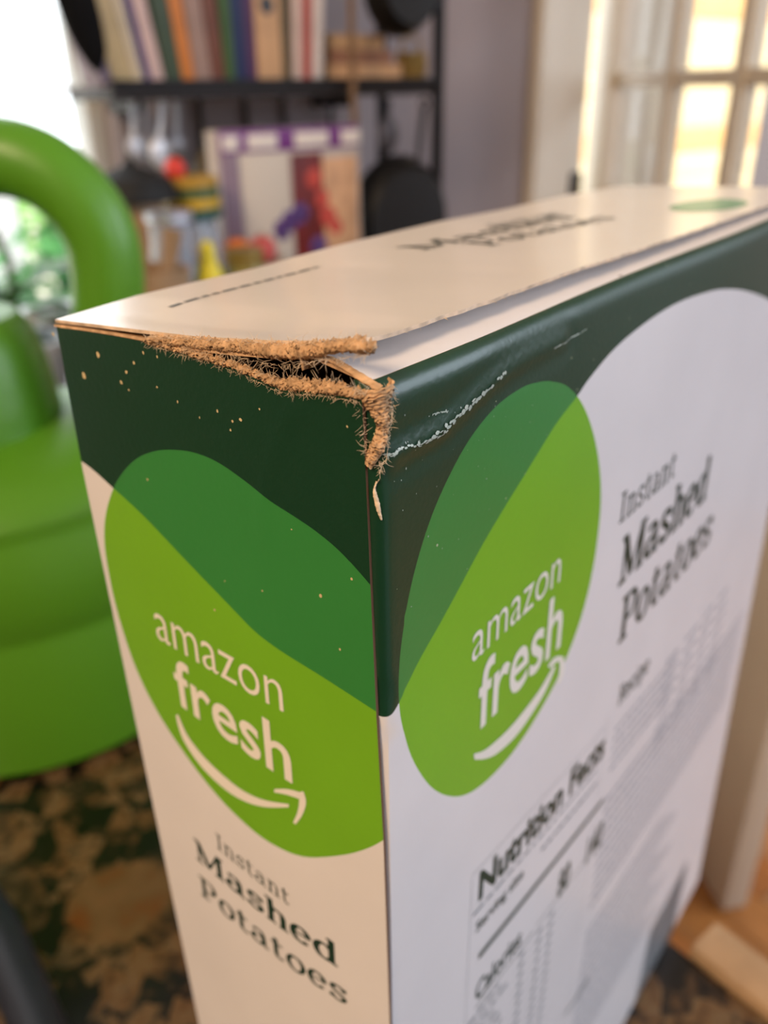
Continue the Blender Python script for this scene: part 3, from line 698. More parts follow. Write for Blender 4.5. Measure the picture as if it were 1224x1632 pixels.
# nutrition table, laid out in panel metres between its four photographed corners
NTL = np.array(F2(752, 1399)); NTR = np.array(F2(965, 1151)); NW = NTR[0] - NTL[0]; zt0 = (NTL[1] + NTR[1]) / 2
def seg(mb, x0, x1, z, th, n=8, skew=0.0):
    xs_ = np.linspace(x0, x1, n + 1)
    vs = []
    for x in xs_: vs += [front_surf(x, z - th + TL * (x - nx0), .00006), front_surf(x, z + TL * (x - nx0), .00006)]
    mb.add(vs, [(2 * i, 2 * i + 2, 2 * i + 3, 2 * i + 1) for i in range(n)])
nx0, nx1 = NTL[0], NTR[0]; TL = -.065
def word(mb, t, x0, x1, z, h, off=0.0):
    vs, fs = font_mesh(t, off); a0 = min(v[0] for v in vs); a1 = max(v[0] for v in vs)
    mb.add([front_surf(x0 + (v[0] - a0) / (a1 - a0) * (x1 - x0), z + v[1] / .73 * h + TL * (v[0] - a0) / (a1 - a0) * (x1 - x0), .00006) for v in vs], fs)
mb = MB(); mg = MB(); ml = MB()
def rule(*a):
    m_ = MB(); seg(m_, *a); m_.build('rule_line', p_ink, front, smooth=False)
zN = F2(762, 1439)[1]; hN = F2(764, 1394)[1] - zN
word(mb, 'Nutrition Facts', F2(762, 1439)[0], F2(963, 1190)[0], zN, hN, .034)
zb_ = F2(762, 1526)[1]
rule( F2(762, 1530)[0], F2(961, 1276)[0], zb_ + .0005, .0014)
zs_ = F2(758, 1480)[1]
word(mb, 'Serving size', F2(758, 1488)[0], F2(833, 1400)[0], F2(758, 1490)[1], hN * .38, .02)
zc_ = F2(758, 1599)[1]; hC = F2(758, 1565)[1] - zc_
word(mb, 'Calories', F2(757, 1598)[0], F2(829, 1508)[0], zc_, hC * .8, .02)
word(mb, '80', F2(887, 1436)[0], F2(905, 1413)[0], F2(887, 1436)[1], hC * 1.25, .02)
word(mb, '140', F2(932, 1380)[0], F2(956, 1350)[0], F2(932, 1380)[1], hC * 1.25, .02)
rule( F2(757, 1608)[0], F2(850, 1490)[0], F2(757, 1608)[1], .00035)
rule( F2(853, 1487)[0], F2(950, 1362)[0], F2(757, 1605)[1], .00022)
rule( F2(900, 1620)[0], F2(938, 1558)[0], F2(900, 1620)[1] - TL * (F2(900, 1620)[0] - nx0) * 1 + .0004, .0009)
mb.build('nutrition_heading', p_ink, front, smooth=False)
def dashes(mb, x0, x1, z, h, lo=.0010, hi=.0036):   # print too small to read: word-long strokes
    x = x0
    while x < x1 - lo:
        l = min(random.uniform(lo, hi), x1 - x); seg(mb, x, x + l, z, h, 1); x += l + random.uniform(.0005, .0009)
dashes(mg, nx0 + .0008, nx1 - .001, zN - hN * .25, .0006); dashes(mg, F2(858, 1400)[0], nx1 - .0006, F2(758, 1480)[1], .0008)
zlow = F2(757, 1608)[1]
for side_x in (nx0, nx1 + .0006): 
    vs = [front_surf(side_x + dx, z, .00006) for z in np.linspace(.05, zt0, 10) for dx in (0, .00008)]
    mg.add(vs, [(2 * i, 2 * i + 1, 2 * i + 3, 2 * i + 2) for i in range(9)])
seg(mg, nx0, nx1, NTL[1], .0001)
for r in range(30):
    z = zlow - .0022 - r * .0031
    if z < .045: break
    dashes(mg, nx0 + .001, nx0 + .010 + random.uniform(0, .006), z, .0008)
    for cx_ in (.019, .026, .031): seg(mg, nx0 + cx_ + random.uniform(0, .0005), nx0 + cx_ + .0020, z, .0009, 1)
    seg(mg, nx0 + .0004, nx1, z - .0011, .00009)
mg.build('small_print', p_grey, front, smooth=False)
mg = MB()
mx0 = F2(985, 1128)[0]; WR = Wd(OZ * .6) - .008; z0_ = F2(985, 1140)[1]
for r in range(5): dashes(mg, mx0, mx0 + .035, z0_ - r * .0028, .0008)
for r in range(9):
    z = F2(1060, 1080)[1] - r * .0040; 
    for cx_ in (0, .013, .026, .039): dashes(mg, mx0 + .028 + cx_, mx0 + .037 + cx_, z + .01, .0011)
for r in range(11): dashes(mg, mx0, WR, z0_ - .020 - r * .0034, .0011)
for r in range(16): dashes(mg, mx0, mx0 + .05 + (r % 4) * .006, z0_ - .064 - r * .0036, .0012)
mg.build('small_print', mat('faint_print_ink', (160, 162, 170), .5), front, smooth=False)
mg = MB(); q0 = F2(1040, 1470); x = q0[0]
while x < q0[0] + .034:
    wd = random.choice([.0004, .0008, .0012]); vs = [front_surf(x + dx, z, .00006) for z in np.linspace(q0[1] - .062, q0[1] - .004, 5) for dx in (0, wd)]
    mg.add(vs, [(2 * i, 2 * i + 1, 2 * i + 3, 2 * i + 2) for i in range(4)]); x += wd + random.choice([.0004, .0008])
mg.build('barcode', mat('barcode_ink', (70, 84, 92), .5), front, smooth=False)
# top flap lettering
def top_surf(x, y, off=0.0): return Vector((x, y, flap_z(x, y) + off))
mb = MB()
def topword(geo, a, c, h, href=.7):
    vs, fs = geo; x0 = min(v[0] for v in vs); x1 = max(v[0] for v in vs); a = np.array(Tp(*a, .003)); c = np.array(Tp(*c, .003)); e = c - a; n = np.array([-e[1], e[0]]) / np.linalg.norm(e)
    mb.add([top_surf(*(a + e * ((v[0] - x0) / (x1 - x0)) + n * h * v[1] / href), .00007) for v in vs], fs)
topword(slab_mesh('Mashed', .14, .055), (676, 394), (922, 341), .0062)
topword(slab_mesh('Potatoes', .12, .05), (782, 391), (985, 345), .0060)
topword(slab_mesh('Instant', .08, .045), (800, 356), (905, 333), .0040)
x = 0; a = np.array(Tp(275, 494, .001)); c = np.array(Tp(515, 432, .001)); e = c - a
while x < .97:
    l = random.uniform(.03, .09); vs = []
    for t in (x, min(1, x + l)):
        for s in (0, .0009): p = a + e * t + np.array([0, s]); vs.append(top_surf(p[0], p[1], .00007))
    mb.add(vs, [(0, 2, 3, 1)]); x += l + .022
mb.build('dark_lettering', mat('dark_top_print', (70, 72, 62), .5), flap, smooth=False)
mb = MB()
cen = Tp(1130, 326, .003); vs = [top_surf(cen[0], min(cen[1], Td(OZ) - .003), .00006)]
mb2 = []
for i in range(40):
    a1 = 2 * PI * i / 40; vs.append(top_surf(min(cen[0] + .013 * math.cos(a1), WT - .001), min(max(cen[1] + .007 * math.sin(a1), YF + .002), Td(OZ) - .001), .00006))
mb.add(vs, [(0, 1 + i, 1 + (i + 1) % 40) for i in range(40)]); mb.build('green_print', p_mid, flap)

# ------------------------------------------------------------------ watering can
m_can = mat('lime_green_plastic', (84, 142, 28), .38, .5, .03, 10, .0002, 200)
wc = (.09, .43)
can = thing('watering_can', 'lime green plastic watering can with arched handle left of the carton', 'watering can', (wc[0], wc[1], CT + .001))
fh = Vector((M[0][2], M[1][2], 0)) * -1; fh.normalize(); rh = Vector((fh.y, -fh.x, 0))
def vz(px, py, off=0.0):                    # point in the upright plane through the can's axis that faces the camera, local to the can
    r = Vector(M @ ray(px, py)); n = fh; d = (Vector((wc[0], wc[1], 0)) - Vector((CAM[0], CAM[1], 0))).dot(n) + off
    p = Vector(CAM) + r * (d / r.dot(n)); return p - Vector((wc[0], wc[1], CT + .001))
zsh = vz(60, 790, -.07).z
zg1, zg2 = vz(60, 1045, -.1).z, vz(60, 890, -.1).z
prof = [(.001, 0), (.094, 0), (.1, .004), (.101, zg1 - .006), (.0995, zg1 - .002), (.0995, zg1 + .002), (.101, zg1 + .006), (.101, zg2 - .006), (.0985, zg2 - .002), (.0985, zg2 + .002), (.0985, zg2 + .006),
        (.097, zsh - .035), (.092, zsh - .015), (.082, zsh - .004), (.066, zsh + .004), (.045, zsh + .009), (.02, zsh + .011), (.001, zsh + .011)]
b = MB(); b.lathe(prof, n=96, cap=False); b.build('body', m_can, can)
hp = [vz(-200, 560), vz(-205, 470), vz(-190, 380), vz(-140, 300), vz(-70, 258), vz(0, 250), vz(70, 272), vz(125, 318), vz(160, 375), vz(172, 440), vz(173, 510), vz(175, 600), vz(178, 720)]
b = MB(); b.tube(spline([tuple(p) for p in hp], 6), .0163, 24); b.build('handle', m_can, can)
b = MB(); nk = spline([tuple(vz(-95, 760)), tuple(vz(-85, 640)), tuple(vz(-80, 560)), tuple(vz(-90, 500))], 6); nr = [float(np.interp(i, [0, 9, len(nk) - 1], [.066, .05, .031])) for i in range(len(nk))]
b.tube(nk, nr, 28); b.build('filling_hood', m_can, can)
b = MB(); sp_ = [tuple(vz(-150, 1050)), tuple(vz(-330, 900)), tuple(vz(-480, 650)), tuple(vz(-560, 420))]; q = spline(sp_, 6); b.tube(q, [float(x) for x in np.linspace(.02, .012, len(q))], 16); b.build('spout', m_can, can)
# dark cord on the counter, bottom left
b = MB(); q = [px_plane(x, y, 2, CT + .009) for x, y in ((-60, 1400), (-10, 1475), (28, 1560), (62, 1640), (110, 1760))]
b.tube(spline([tuple(p) for p in q], 6), .0085, 16)
tag(b.build('tool_handle', mat('dark_navy_rubber', (26, 32, 44), .5, .5, .1, 100)), 'dark navy rubber handle lying on the granite in the lower left corner', 'handle')

# ------------------------------------------------------------------ book shelf with hanging wires and pans
SX0, SX1 = float(px_plane(178, 140, 1, .90)[0]), float(px_plane(694, 140, 1, .90)[0]); SZ = ZC + .002
m_iron = mat('dark_iron', (24, 20, 19), .5, .4, metal=.4)
sh = thing('wall_shelf', 'dark wall shelf holding a row of books above the jars', 'shelf', (0, 0, 0))
bx('shelf_board', ((SX0 + SX1) / 2, .963, SZ - .006), (SX1 - SX0, .122, .012), mat('dark_stained_wood', (38, 28, 23), .5, .4, .2, 30), sh, .002)
for yy in (.902, 1.018): bx('end_upright', (SX1 + .006, yy, SZ + .03), (.012, .012, .62), m_iron, sh, .002)
for xx in (SX0 + .08, SX1 - .05): bx('wall_bracket', (xx, 1.062, SZ - .016), (.014, .075, .02), m_iron, sh, .001)
bx('front_rail', ((SX0 + SX1) / 2, .899, SZ + .002), (SX1 - SX0, .006, .010), m_iron, sh, .001)
for k, px in enumerate((322, 395, 455, 530)):
    x = float(px_plane(px, 200, 1, 1.085)[0]); b = MB(); b.tube([(x, 1.088, SZ - .01), (x, 1.088, SZ - .18)], .004, 8); b.build('wire_bar', m_iron, sh)
def book(i, x0, x1, col, lean, h, dep, label, y0=.905, z=SZ):
    wd = x1 - x0; t = thing('book', label, 'book', ((x0 + x1) / 2, y0, z), 0, 'books upright on the dark shelf')
    mt = Matrix.Rotation(-lean, 4, 'Y'); hw = wd / 2
    lift = abs(math.sin(lean)) * hw + .0004
    mc = mat('book_cover_%s' % label.split(' book')[0].replace(' ', '_'), col, .5, .4, .12, 25)
    def p(c, s, nm, m):
        b = MB(); b.box((0, 0, 0), s, 0, .0008); b.v = [tuple(mt @ (Vector(v) + Vector(c)) + Vector((0, 0, lift))) for v in b.v]; return b.build(nm, m, t)
    c = .0022
    p((0, .003, h / 2), (wd, .006, h), 'spine', mc)
    p((-hw + c / 2, dep / 2 + .003, h / 2), (c, dep - .006, h), 'cover', mc); p((hw - c / 2, dep / 2 + .003, h / 2), (c, dep - .006, h), 'cover', mc)
    p((0, dep / 2, h / 2), (wd - 2 * c - .0004, dep - .016, h - .008), 'pages', mat('book_pages', (222, 208, 180), .8))
    return t
BK = [(165, 184, (122, 104, 118), 12, 'mauve grey book first from the window'), (184, 218, (212, 182, 130), 11, 'cream and straw book beside the mauve grey one'),
      (218, 233, (214, 196, 166), 10, 'slim ivory book left of the navy one'), (233, 245, (58, 44, 106), 9.5, 'thin indigo book near the window end'),
      (245, 266, (206, 178, 172), 9, 'pale pink book left of the dark green one'), (267, 294, (58, 74, 52), 6, 'dark green book near the window end'),
      (294, 314, (204, 124, 52), 5.5, 'orange book right of the dark green one'), (314, 341, (158, 130, 118), 4, 'taupe book right of the orange one'),
      (341, 362, (112, 66, 48), 3, 'maroon brown book mid shelf'), (363, 378, (66, 98, 50), .8, 'grass green book mid shelf'), (378, 397, (30, 44, 88), 0, 'navy book mid shelf'),
      (398, 412, (84, 50, 92), 0, 'purple book right of the navy one'), (413, 453, (206, 164, 122), -.5, 'wide tan book with a dark round mark'),
      (453, 467, (92, 80, 54), -.5, 'olive brown book right of the wide tan one'), (468, 483, (214, 190, 178), -3, 'pinkish white book left of the red one'), (483, 498, (176, 82, 70), -3.5, 'faded red book near the right end'),
      (498, 515, (218, 206, 198), -4, 'white book leaning at the right end of the row')]
for i, (a, c, col, lean, lab) in enumerate(BK):
    xa, xb = float(px_plane(a, 138, 1, .905)[0]), float(px_plane(c, 138, 1, .905)[0])
    t = book(i, xa, xb - .0006, col, math.radians(lean), .205 + .03 * ((i * 37) % 10) / 10, .05 if i < 2 else .09 + .02 * ((i * 13) % 5) / 5, lab)
    if 'round mark' in lab:
        b = MB(); b.lathe([(.001, 0), (.009, 0), (.009, .0006), (.001, .0006)], n=24); o = b.build('cover_mark', mat('slate_ink', (62, 66, 72), .6), t); o.rotation_euler = (PI / 2, 0, 0); o.location = (0, -.0002, .078)
# flat lying books at the right end
zq = SZ + .0005
for k, (col, hh, lab) in enumerate((((206, 160, 116), .022, 'tan book lying flat at the bottom of the small pile'), ((150, 104, 78), .014, 'brown book lying flat in the middle of the small pile'), ((196, 158, 116), .016, 'light brown book lying flat on top of the small pile'))):
    xa, xb = float(px_plane(522 + 3 * k, 138, 1, .92)[0]), float(px_plane(640 - 14 * k, 138, 1, .92)[0])
    t = thing('book', lab, 'book', ((xa + xb) / 2, .92, zq), 0, 'books lying flat on the dark shelf'); mc = mat('flat_book_%d' % k, col, .6, .4, .1, 30); L_ = xb - xa
    bx('cover', (0, .06, .001), (L_, .12, .002), mc, t, .0005); bx('cover', (0, .06, hh - .001), (L_, .12, .002), mc, t, .0005); bx('spine', (0, .0012, hh / 2), (L_, .0024, hh - .0042), mc, t, .0005)
    bx('pages', (0, .06, hh / 2), (L_ - .006, .112, hh - .0044), mat('book_pages', (222, 208, 180)), t); zq += hh + .0005
# small straw basket at right end
def pz(px, py, Y): return px_plane(px, py, 1, Y)
c = pz(655, 105, .95); r_ = .020
b = MB(); prof = [(.012, 0), (.017, .004), (.021, .016), (.020, .03), (.018, .036), (.0165, .036), (.018, .016), (.010, .005), (.001, .005)]
bk = thing('straw_basket', 'small straw coloured basket at the dark right end of the shelf', 'basket', (float(c[0]), .95, SZ + .0005)); b.lathe(prof, n=24, cap=False); b.build('bowl', mat('straw', (168, 134, 74), .8, .1, .3, 200), bk)
b = MB(); b.tube([(.018 * math.cos(t), 0, .034 + .022 * math.sin(t)) for t in np.linspace(0, PI, 14)], .0016, 8); b.build('basket_handle', MATS['straw'], bk)
# twine hanging from above over the shelf edge
c0, c1 = pz(558, -30, .885), pz(572, 420, .885)
b = MB(); b.tube([tuple(c0 + (c1 - c0) * t + np.array([.0006 * math.sin(t * 30), 0, 0])) for t in np.linspace(0, 1, 30)], .0042, 8)
tag(b.build('twine', mat('tan_twine', (128, 104, 82), .9, .1, .2, 300)), 'tan hanging cord crossing the front of the book shelf', 'cord')
# pans: hung from hooks
def pan(name, cpx, cpy, Y, R_, hang_px, label, tilt=0.0, col=(9, 8, 8), deep=.028, hook=True):
    c = pz(cpx, cpy, Y); t = thing(name, label, 'pan', tuple(c)); mi_ = mat('black_pan_metal_%s' % label.split()[0], col, .5, .5, .1, 30)
    b = MB(); pr = [(.001, 0), (R_ * .78, 0), (R_ * .95, deep * .6), (R_, deep), (R_ * .975, deep), (R_ * .92, deep * .6), (R_ * .76, .003), (.001, .003)]
    b.lathe(pr, n=48, cap=False); rm = Matrix.Rotation(-PI / 2 + tilt, 4, 'X'); b.v = [tuple(rm @ Vector(v)) for v in b.v]; b.build('bowl', mi_, t)
    hh = Vector(pz(*hang_px, Y)) - Vector(c); d = hh.normalized(); b = MB()
    b.tube([tuple(d * R_ * .93), tuple(d * (R_ + .02)), tuple(hh * .97)], [.006, .0075, .009], 12, flat=.5); b.build('handle', mi_, t)
    b = MB(); b.tube([tuple(hh + Vector((.006 * math.cos(a), 0, .006 * math.sin(a)))) for a in np.linspace(0, 2 * PI, 16)], .0022, 8); b.build('hanging_ring', mi_, t)
    return t
pan('frying_pan', 655, 352, .885, .080, (676, 165), 'black frying pan hanging below the right end of the shelf')
pan('saucepan_lid', 660, -25, .86, .052, (700, -190), 'dark pan hanging in front of the right end of the books at the top', deep=.03, col=(7, 7, 7))
# ladle between
def utensil(px, y0, y1, Y, rad, col, label, metal=.9, w_=.0035, sp=(1, .35, 1.35), group=None):
    a, c = pz(px[0], y0, Y), pz(px[1], y1, Y); t = thing('kitchen_utensil', label, 'utensil', tuple(c), 0, group); m_ = mat('utensil_' + '_'.join(label.split()[:3]), col, .5, .5, metal=metal)
    h = Vector(a) - Vector(c); b = MB(); b.tube([(0, 0, rad * .9), tuple(h * .6), tuple(h)], [w_, w_ * .8, w_ * 1.2], 8); b.build('handle', m_, t)
    b = MB(); b.ball((0, 0, 0), rad, 3, 0, sp); b.build('head', m_, t)
utensil((620, 618), 158, 215, .93, .017, (92, 86, 88), 'grey ladle hanging left of the frying pan handle', .6)
utensil((212, 216), 160, 236, .93, .010, (196, 196, 200), 'steel spoon hanging nearest the window')
utensil((232, 240), 160, 252, .94, .012, (150, 146, 150), 'dull steel slotted spoon hanging second from the window', .7)
utensil((258, 256), 160, 245, .93, .013, (225, 228, 235), 'bright steel ladle hanging third from the window')
utensil((282, 284), 160, 235, .95, .010, (176, 176, 182), 'steel serving fork hanging fourth from the window')
# black bundle at the window end of the shelf
c = pz(124, 28, .884)
b = MB(); b.ball((0, 0, 0), .026, 3, .05, (.72, .5, 2.3)); o = b.build('cloth_bundle', mat('black_cloth', (6, 6, 8), .9, .2, .3, 50)); o.location = (float(c[0]) + .001, .884, float(c[2]) + .014); o.rotation_euler = (0, -.2, 0)
tag(o, 'black cloth bundle hanging at the window end of the book shelf', 'cloth')

# ------------------------------------------------------------------ jars and packs on the far counter
def base_at(px, Y): q = pz(px, 400, Y); return (float(q[0]), Y, CT + .0008)
def zat(px, py, Y): return float(pz(px, py, Y)[2]) - CT - .0008
def wpx(n, Y, px=300): return float(pz(px + n, 300, Y)[0] - pz(px, 300, Y)[0])
# crock with a black domed lid
Y = .83; L0 = base_at(225, Y); zt1 = zat(228, 318, Y); R_ = .031
t = thing('crock', 'brown stoneware crock with a black domed lid beside the window', 'crock', L0)
b = MB(); b.lathe([(.001, 0), (R_ * .8, 0), (R_, .02), (R_ * 1.02, zt1 * .5), (R_ * .92, zt1 - .012), (R_ * .8, zt1), (R_ * .7, zt1), (.001, zt1 - .004)], cap=False); b.build('jar', mat('brown_stoneware', (150, 118, 84), .45, .4, .25, 25), t)
zk = zat(225, 252, Y)
b = MB(); b.lathe([(.001, zt1 + .0004), (R_ * 1.4, zt1 + .0004), (R_ * 1.4, zt1 + .006), (R_ * 1.15, zt1 + (zk - zt1) * .55), (R_ * .45, zt1 + (zk - zt1) * .78), (.006, zt1 + (zk - zt1) * .86), (.004, zk), (.001, zk + .001)], cap=False); b.build('lid', mat('black_enamel', (4, 4, 4), .7), t)
# striped tin stack + red knob
Y = .84; L0 = base_at(315, Y); z0, z1 = zat(311, 346, Y), zat(311, 280, Y); R_ = wpx(44, Y, 290)
t = thing('glass_canister', 'clear glass canister under a yellow and green striped lid', 'canister', L0)
m_jar = mat('thick_clear_glass', (226, 234, 246), .08, .5, trans=.75)
b = MB(); b.lathe([(.001, 0), (R_ * .78, 0), (R_ * .84, .01), (R_ * .84, z0 - .03), (R_ * .7, z0 - .002), (R_ * .66, z0 - .002), (R_ * .78, z0 - .032), (R_ * .78, .008), (.001, .006)], cap=False); b.build('jar', m_jar, t)
hs = (z1 - z0) / 4
for k, (nm, cc) in enumerate((('teal_green', (10, 74, 66)), ('golden_yellow', (196, 158, 34)), ('olive_green', (52, 84, 48)), ('mustard_yellow', (176, 136, 40)))):
    b = MB(); r1 = R_ * (.95 - .02 * k); b.lathe([(.001, z0 + hs * k), (r1 * .97, z0 + hs * k), (r1, z0 + hs * (k + .3)), (r1, z0 + hs * (k + .8)), (r1 * .97, z0 + hs * (k + 1)), (.001, z0 + hs * (k + 1))], cap=False)
    o = b.build('lid_band', mat(nm + '_band', cc, .5), t)
b = MB(); b.ball((-R_ * .55, -.004, z1 + .008), .011, 3); b.build('red_knob', mat('red_ceramic', (214, 58, 44), .4), t)
# olive bottle stopper object behind
Y = .93; L0 = base_at(346, Y); zz = zat(350, 236, Y)
t = thing('pepper_mill', 'dark olive wooden pepper mill standing behind the striped lid', 'mill', L0); b = MB()
b.lathe([(.001, 0), (.022, 0), (.024, .02), (.016, zz * .4), (.018, zz * .6), (.013, zz * .72), (.001, zz * .72)], cap=False); b.build('mill_body', mat('dark_olive_wood', (74, 62, 34), .5, .3, .2, 40), t)
b = MB(); b.lathe([(.001, zz * .722), (.013, zz * .722), (.019, zz * .82), (.018, zz * .93), (.008, zz), (.001, zz)], cap=False); b.build('mill_head', MATS['dark_olive_wood'], t)
# pale blue glass jar in front of the crock
Y = .74; L0 = base_at(276, Y); zz = zat(272, 352, Y); R_ = .022
t = thing('glass_jar', 'small pale blue glass jar in front of the striped canister', 'jar', L0); b = MB()
b.lathe([(.001, 0), (R_, 0), (R_, zz * .8), (R_ * .85, zz * .92), (R_ * .85, zz), (R_ * .8, zz), (R_ * .8, zz * .9), (R_ * .93, zz * .78), (R_ * .93, .004), (.001, .004)], cap=False); b.build('jar', m_jar, t)
b = MB(); b.lathe([(.001, .0045), (R_ * .9, .0045), (R_ * .9, zz * .45), (.001, zz * .46)], cap=False); b.build('contents', mat('tan_grain', (150, 120, 100), .9, .1, .3, 300), t)
b = MB(); b.lathe([(.001, zz + .0003), (R_ * .95, zz + .0003), (R_ * .95, zz + .008), (.001, zz + .008)], cap=False); b.build('lid', mat('brushed_tin', (190, 196, 208), .35, metal=.7), t)
# tan wooden mortar
Y = .70; L0 = base_at(238, Y); zz = zat(238, 428, Y)
t = thing('mortar', 'tan wooden mortar with pestle between the can and the yellow bottle', 'mortar', L0); b = MB()
b.lathe([(.001, 0), (.022, 0), (.018, .01), (.03, zz * .6), (.032, zz), (.028, zz), (.024, zz * .5), (.001, zz * .3)], cap=False); b.build('bowl', mat('tan_wood', (150, 122, 92), .6, .3, .2, 40), t)
b = MB(); b.tube([(0, 0, zz * .4), (.012, 0, zz * .9), (.024, 0, zz + .03)], [.008, .006, .009], 12); b.build('pestle', MATS['tan_wood'], t)
# yellow bottle
Y = .72; L0 = base_at(330, Y); zz = zat(330, 384, Y)
t = thing('squeeze_bottle', 'bright yellow plastic bottle standing just above the carton edge', 'bottle', L0); m_y = mat('yellow_plastic', (214, 198, 12), .4, .5, .04, 20)
R_ = wpx(30, Y, 310); b = MB(); b.lathe([(.001, 0), (R_, 0), (R_ * 1.04, .01), (R_ * 1.04, zz * .62), (R_ * .9, zz * .75), (R_ * .42, zz * .9), (.001, zz * .9)], cap=False); b.build('body', m_y, t)
b = MB(); b.lathe([(.001, zz * .901), (R_ * .4, zz * .901), (R_ * .36, zz * .97), (R_ * .2, zz), (.001, zz)], cap=False); b.build('cap', m_y, t)
# olive jar and oranges
Y = .74; L0 = base_at(388, Y); zz = zat(388, 396, Y)
t = thing('olive_jar', 'olive green jar right of the yellow bottle', 'jar', L0); b = MB(); b.lathe([(.001, 0), (.022, 0), (.023, zz * .8), (.018, zz * .9), (.001, zz * .9)], cap=False); b.build('jar', mat('olive_glass', (120, 112, 40), .3, .5, .2, 50), t)
b = MB(); b.lathe([(.001, zz * .902), (.019, zz * .902), (.019, zz), (.001, zz)], cap=False); b.build('lid', mat('dull_gold', (140, 118, 60), .4, metal=.5), t)
b = MB(); b.lathe([(.001, 0), (.03, 0), (.031, .008), (.025, .01), (.028, .06), (.042, .09), (.042, .094), (.038, .092), (.022, .06), (.001, .05)], cap=False)
Lb = base_at(398, .825); zz = zat(404, 384, .82); s = (zz - .02) / .094
o = MB(); o.lathe([(r, z * s) for r, z in [(.001, 0), (.03, 0), (.031, .008), (.018, .012), (.016, .06), (.038, .09), (.038, .094), (.034, .092), (.010, .066), (.001, .062)]], cap=False)
tb = o.build('fruit_stand', mat('cream_ceramic', (204, 190, 170), .4)); tb.location = Lb; tag(tb, 'cream footed dish holding fruit in front of the purple banded pack', 'dish')
for dx, cc, lab in ((-.014, (226, 120, 40), 'orange fruit in the cream footed dish'), (.016, (190, 84, 84), 'rosy pink fruit beside the orange in the dish')):
    f_ = thing('fruit', lab, 'fruit', (Lb[0] + dx, Lb[1], Lb[2] + .088 * s + .0165)); b = MB(); b.ball((0, 0, 0), .0155, 3, .01); b.build('flesh', mat('fruit_' + lab.split()[0], cc, .5, .4, .1, 40), f_)
    b = MB(); b.tube([(0, 0, .014), (.001, 0, .019)], .0014, 6); b.build('stem', mat('stem_green', (60, 90, 40), .6), f_)
# carton with purple band
Y = .86; xa, xb = float(pz(346, 300, Y)[0]), float(pz(574, 300, Y)[0]); zz = zat(450, 204, Y); W_ = xb - xa
t = thing('cardboard_pack', 'white retail pack with a purple top band and a dark red picture', 'carton', ((xa + xb) / 2, Y, CT + .0008))
m_pk = mat('pack_white', (190, 178, 168), .5, .4, .04, 20); bx('pack_body', (0, .009, zz / 2), (W_, .018, zz), m_pk, t, .002)
zb1 = zat(450, 240, Y); m_pu = mat('purple_band', (108, 22, 120), .45)
bx('purple_band', (.002, -.0006, (zz + zb1) / 2), (W_ * .95, .0012, zz - zb1), m_pu, t, .0003)
for a, c in ((352, 378), (392, 440), (468, 522), (542, 572)):
    u0, u1 = float(pz(a, 220, Y)[0]) - (xa + xb) / 2, float(pz(c, 220, Y)[0]) - (xa + xb) / 2
    bx('white_label', ((u0 + u1) / 2, -.0016, (zz + zb1) / 2 - .001), (u1 - u0, .0008, (zz - zb1) * .66), mat('label_white', (226, 216, 206), .5), t, .0002)
def patch(a, c, y0, y1, m_, nm, dy=.0006):
    u0, u1 = float(pz(a, y0, Y)[0]) - (xa + xb) / 2, float(pz(c, y0, Y)[0]) - (xa + xb) / 2; z0_, z1_ = zat((a + c) / 2, y1, Y), zat((a + c) / 2, y0, Y)
    bx(nm, ((u0 + u1) / 2, -dy, (z0_ + z1_) / 2), (u1 - u0, dy, z1_ - z0_), m_, t, .0001)
patch(348, 378, 242, 420, mat('mauve_card', (132, 108, 122), .5), 'mauve_stripe'); patch(382, 458, 244, 420, mat('cream_card', (206, 194, 178), .5), 'cream_panel')
patch(462, 512, 244, 420, mat('dark_red_picture', (110, 24, 18), .5, .4, .3, 30), 'dark_red_picture'); patch(512, 568, 250, 420, mat('blush_picture', (206, 160, 120), .5, .4, .25, 40), 'blush_picture')
b = MB()
for px, py, r in ((500, 285, .011), (512, 318, .010), (522, 345, .012), (535, 362, .009)):
    q = pz(px, py, Y); b.ball((float(q[0]) - (xa + xb) / 2, -.0012, float(q[2]) - CT), r, 2, .1, (1, .08, 1))
b.build('printed_blossom', mat('red_blossom_print', (196, 70, 56), .6), t)
# potted violet
Y = .76; L0 = base_at(478, Y); zz = zat(478, 400, Y)
t = thing('potted_violet', 'potted plant with purple flowers in front of the picture pack', 'plant', L0); b = MB()
b.lathe([(.001, 0), (.024, 0), (.034, zz * .72), (.036, zz * .74), (.036, zz * .84), (.032, zz * .84), (.028, zz * .76), (.001, zz * .76)], cap=False); b.build('pot', mat('dark_pot', (52, 44, 38), .6), t)
lm = mat('leaf_green', (66, 104, 34), .5, .4, .25, 60)
def leaf(L_, W2, par, base, dirn, m_, droop=.4, name='leaf'):
    d = Vector(dirn).normalized(); s = d.cross(Vector((0, 0, 1))); s = s.normalized() if s.length > .01 else Vector((1, 0, 0)); vs = []; n = 6
    for i in range(n + 1):
        t_ = i / n; c_ = Vector(base) + d * L_ * t_ + Vector((0, 0, -droop * L_ * t_ * t_)); w_ = W2 * math.sin(PI * min(.97, t_ * .93 + .06)) ** .8
        vs += [c_ - s * w_ + Vector((0, 0, .15 * w_)), c_, c_ + s * w_ + Vector((0, 0, .15 * w_))]
    b = MB(); fs = []
    for i in range(n): a = 3 * i; fs += [(a, a + 3, a + 4, a + 1), (a + 1, a + 4, a + 5, a + 2)]
    b.add(vs, fs); return b.build(name, m_, par)
for k in range(16):
    a = k * 2.4; leaf(.036 + .012 * random.random(), .012, t, (0, 0, zz * .80), (math.cos(a), math.sin(a), .35 + .5 * random.random()), lm)
mpu = mat('violet_petal', (88, 60, 118), .6, .3, .15, 80)
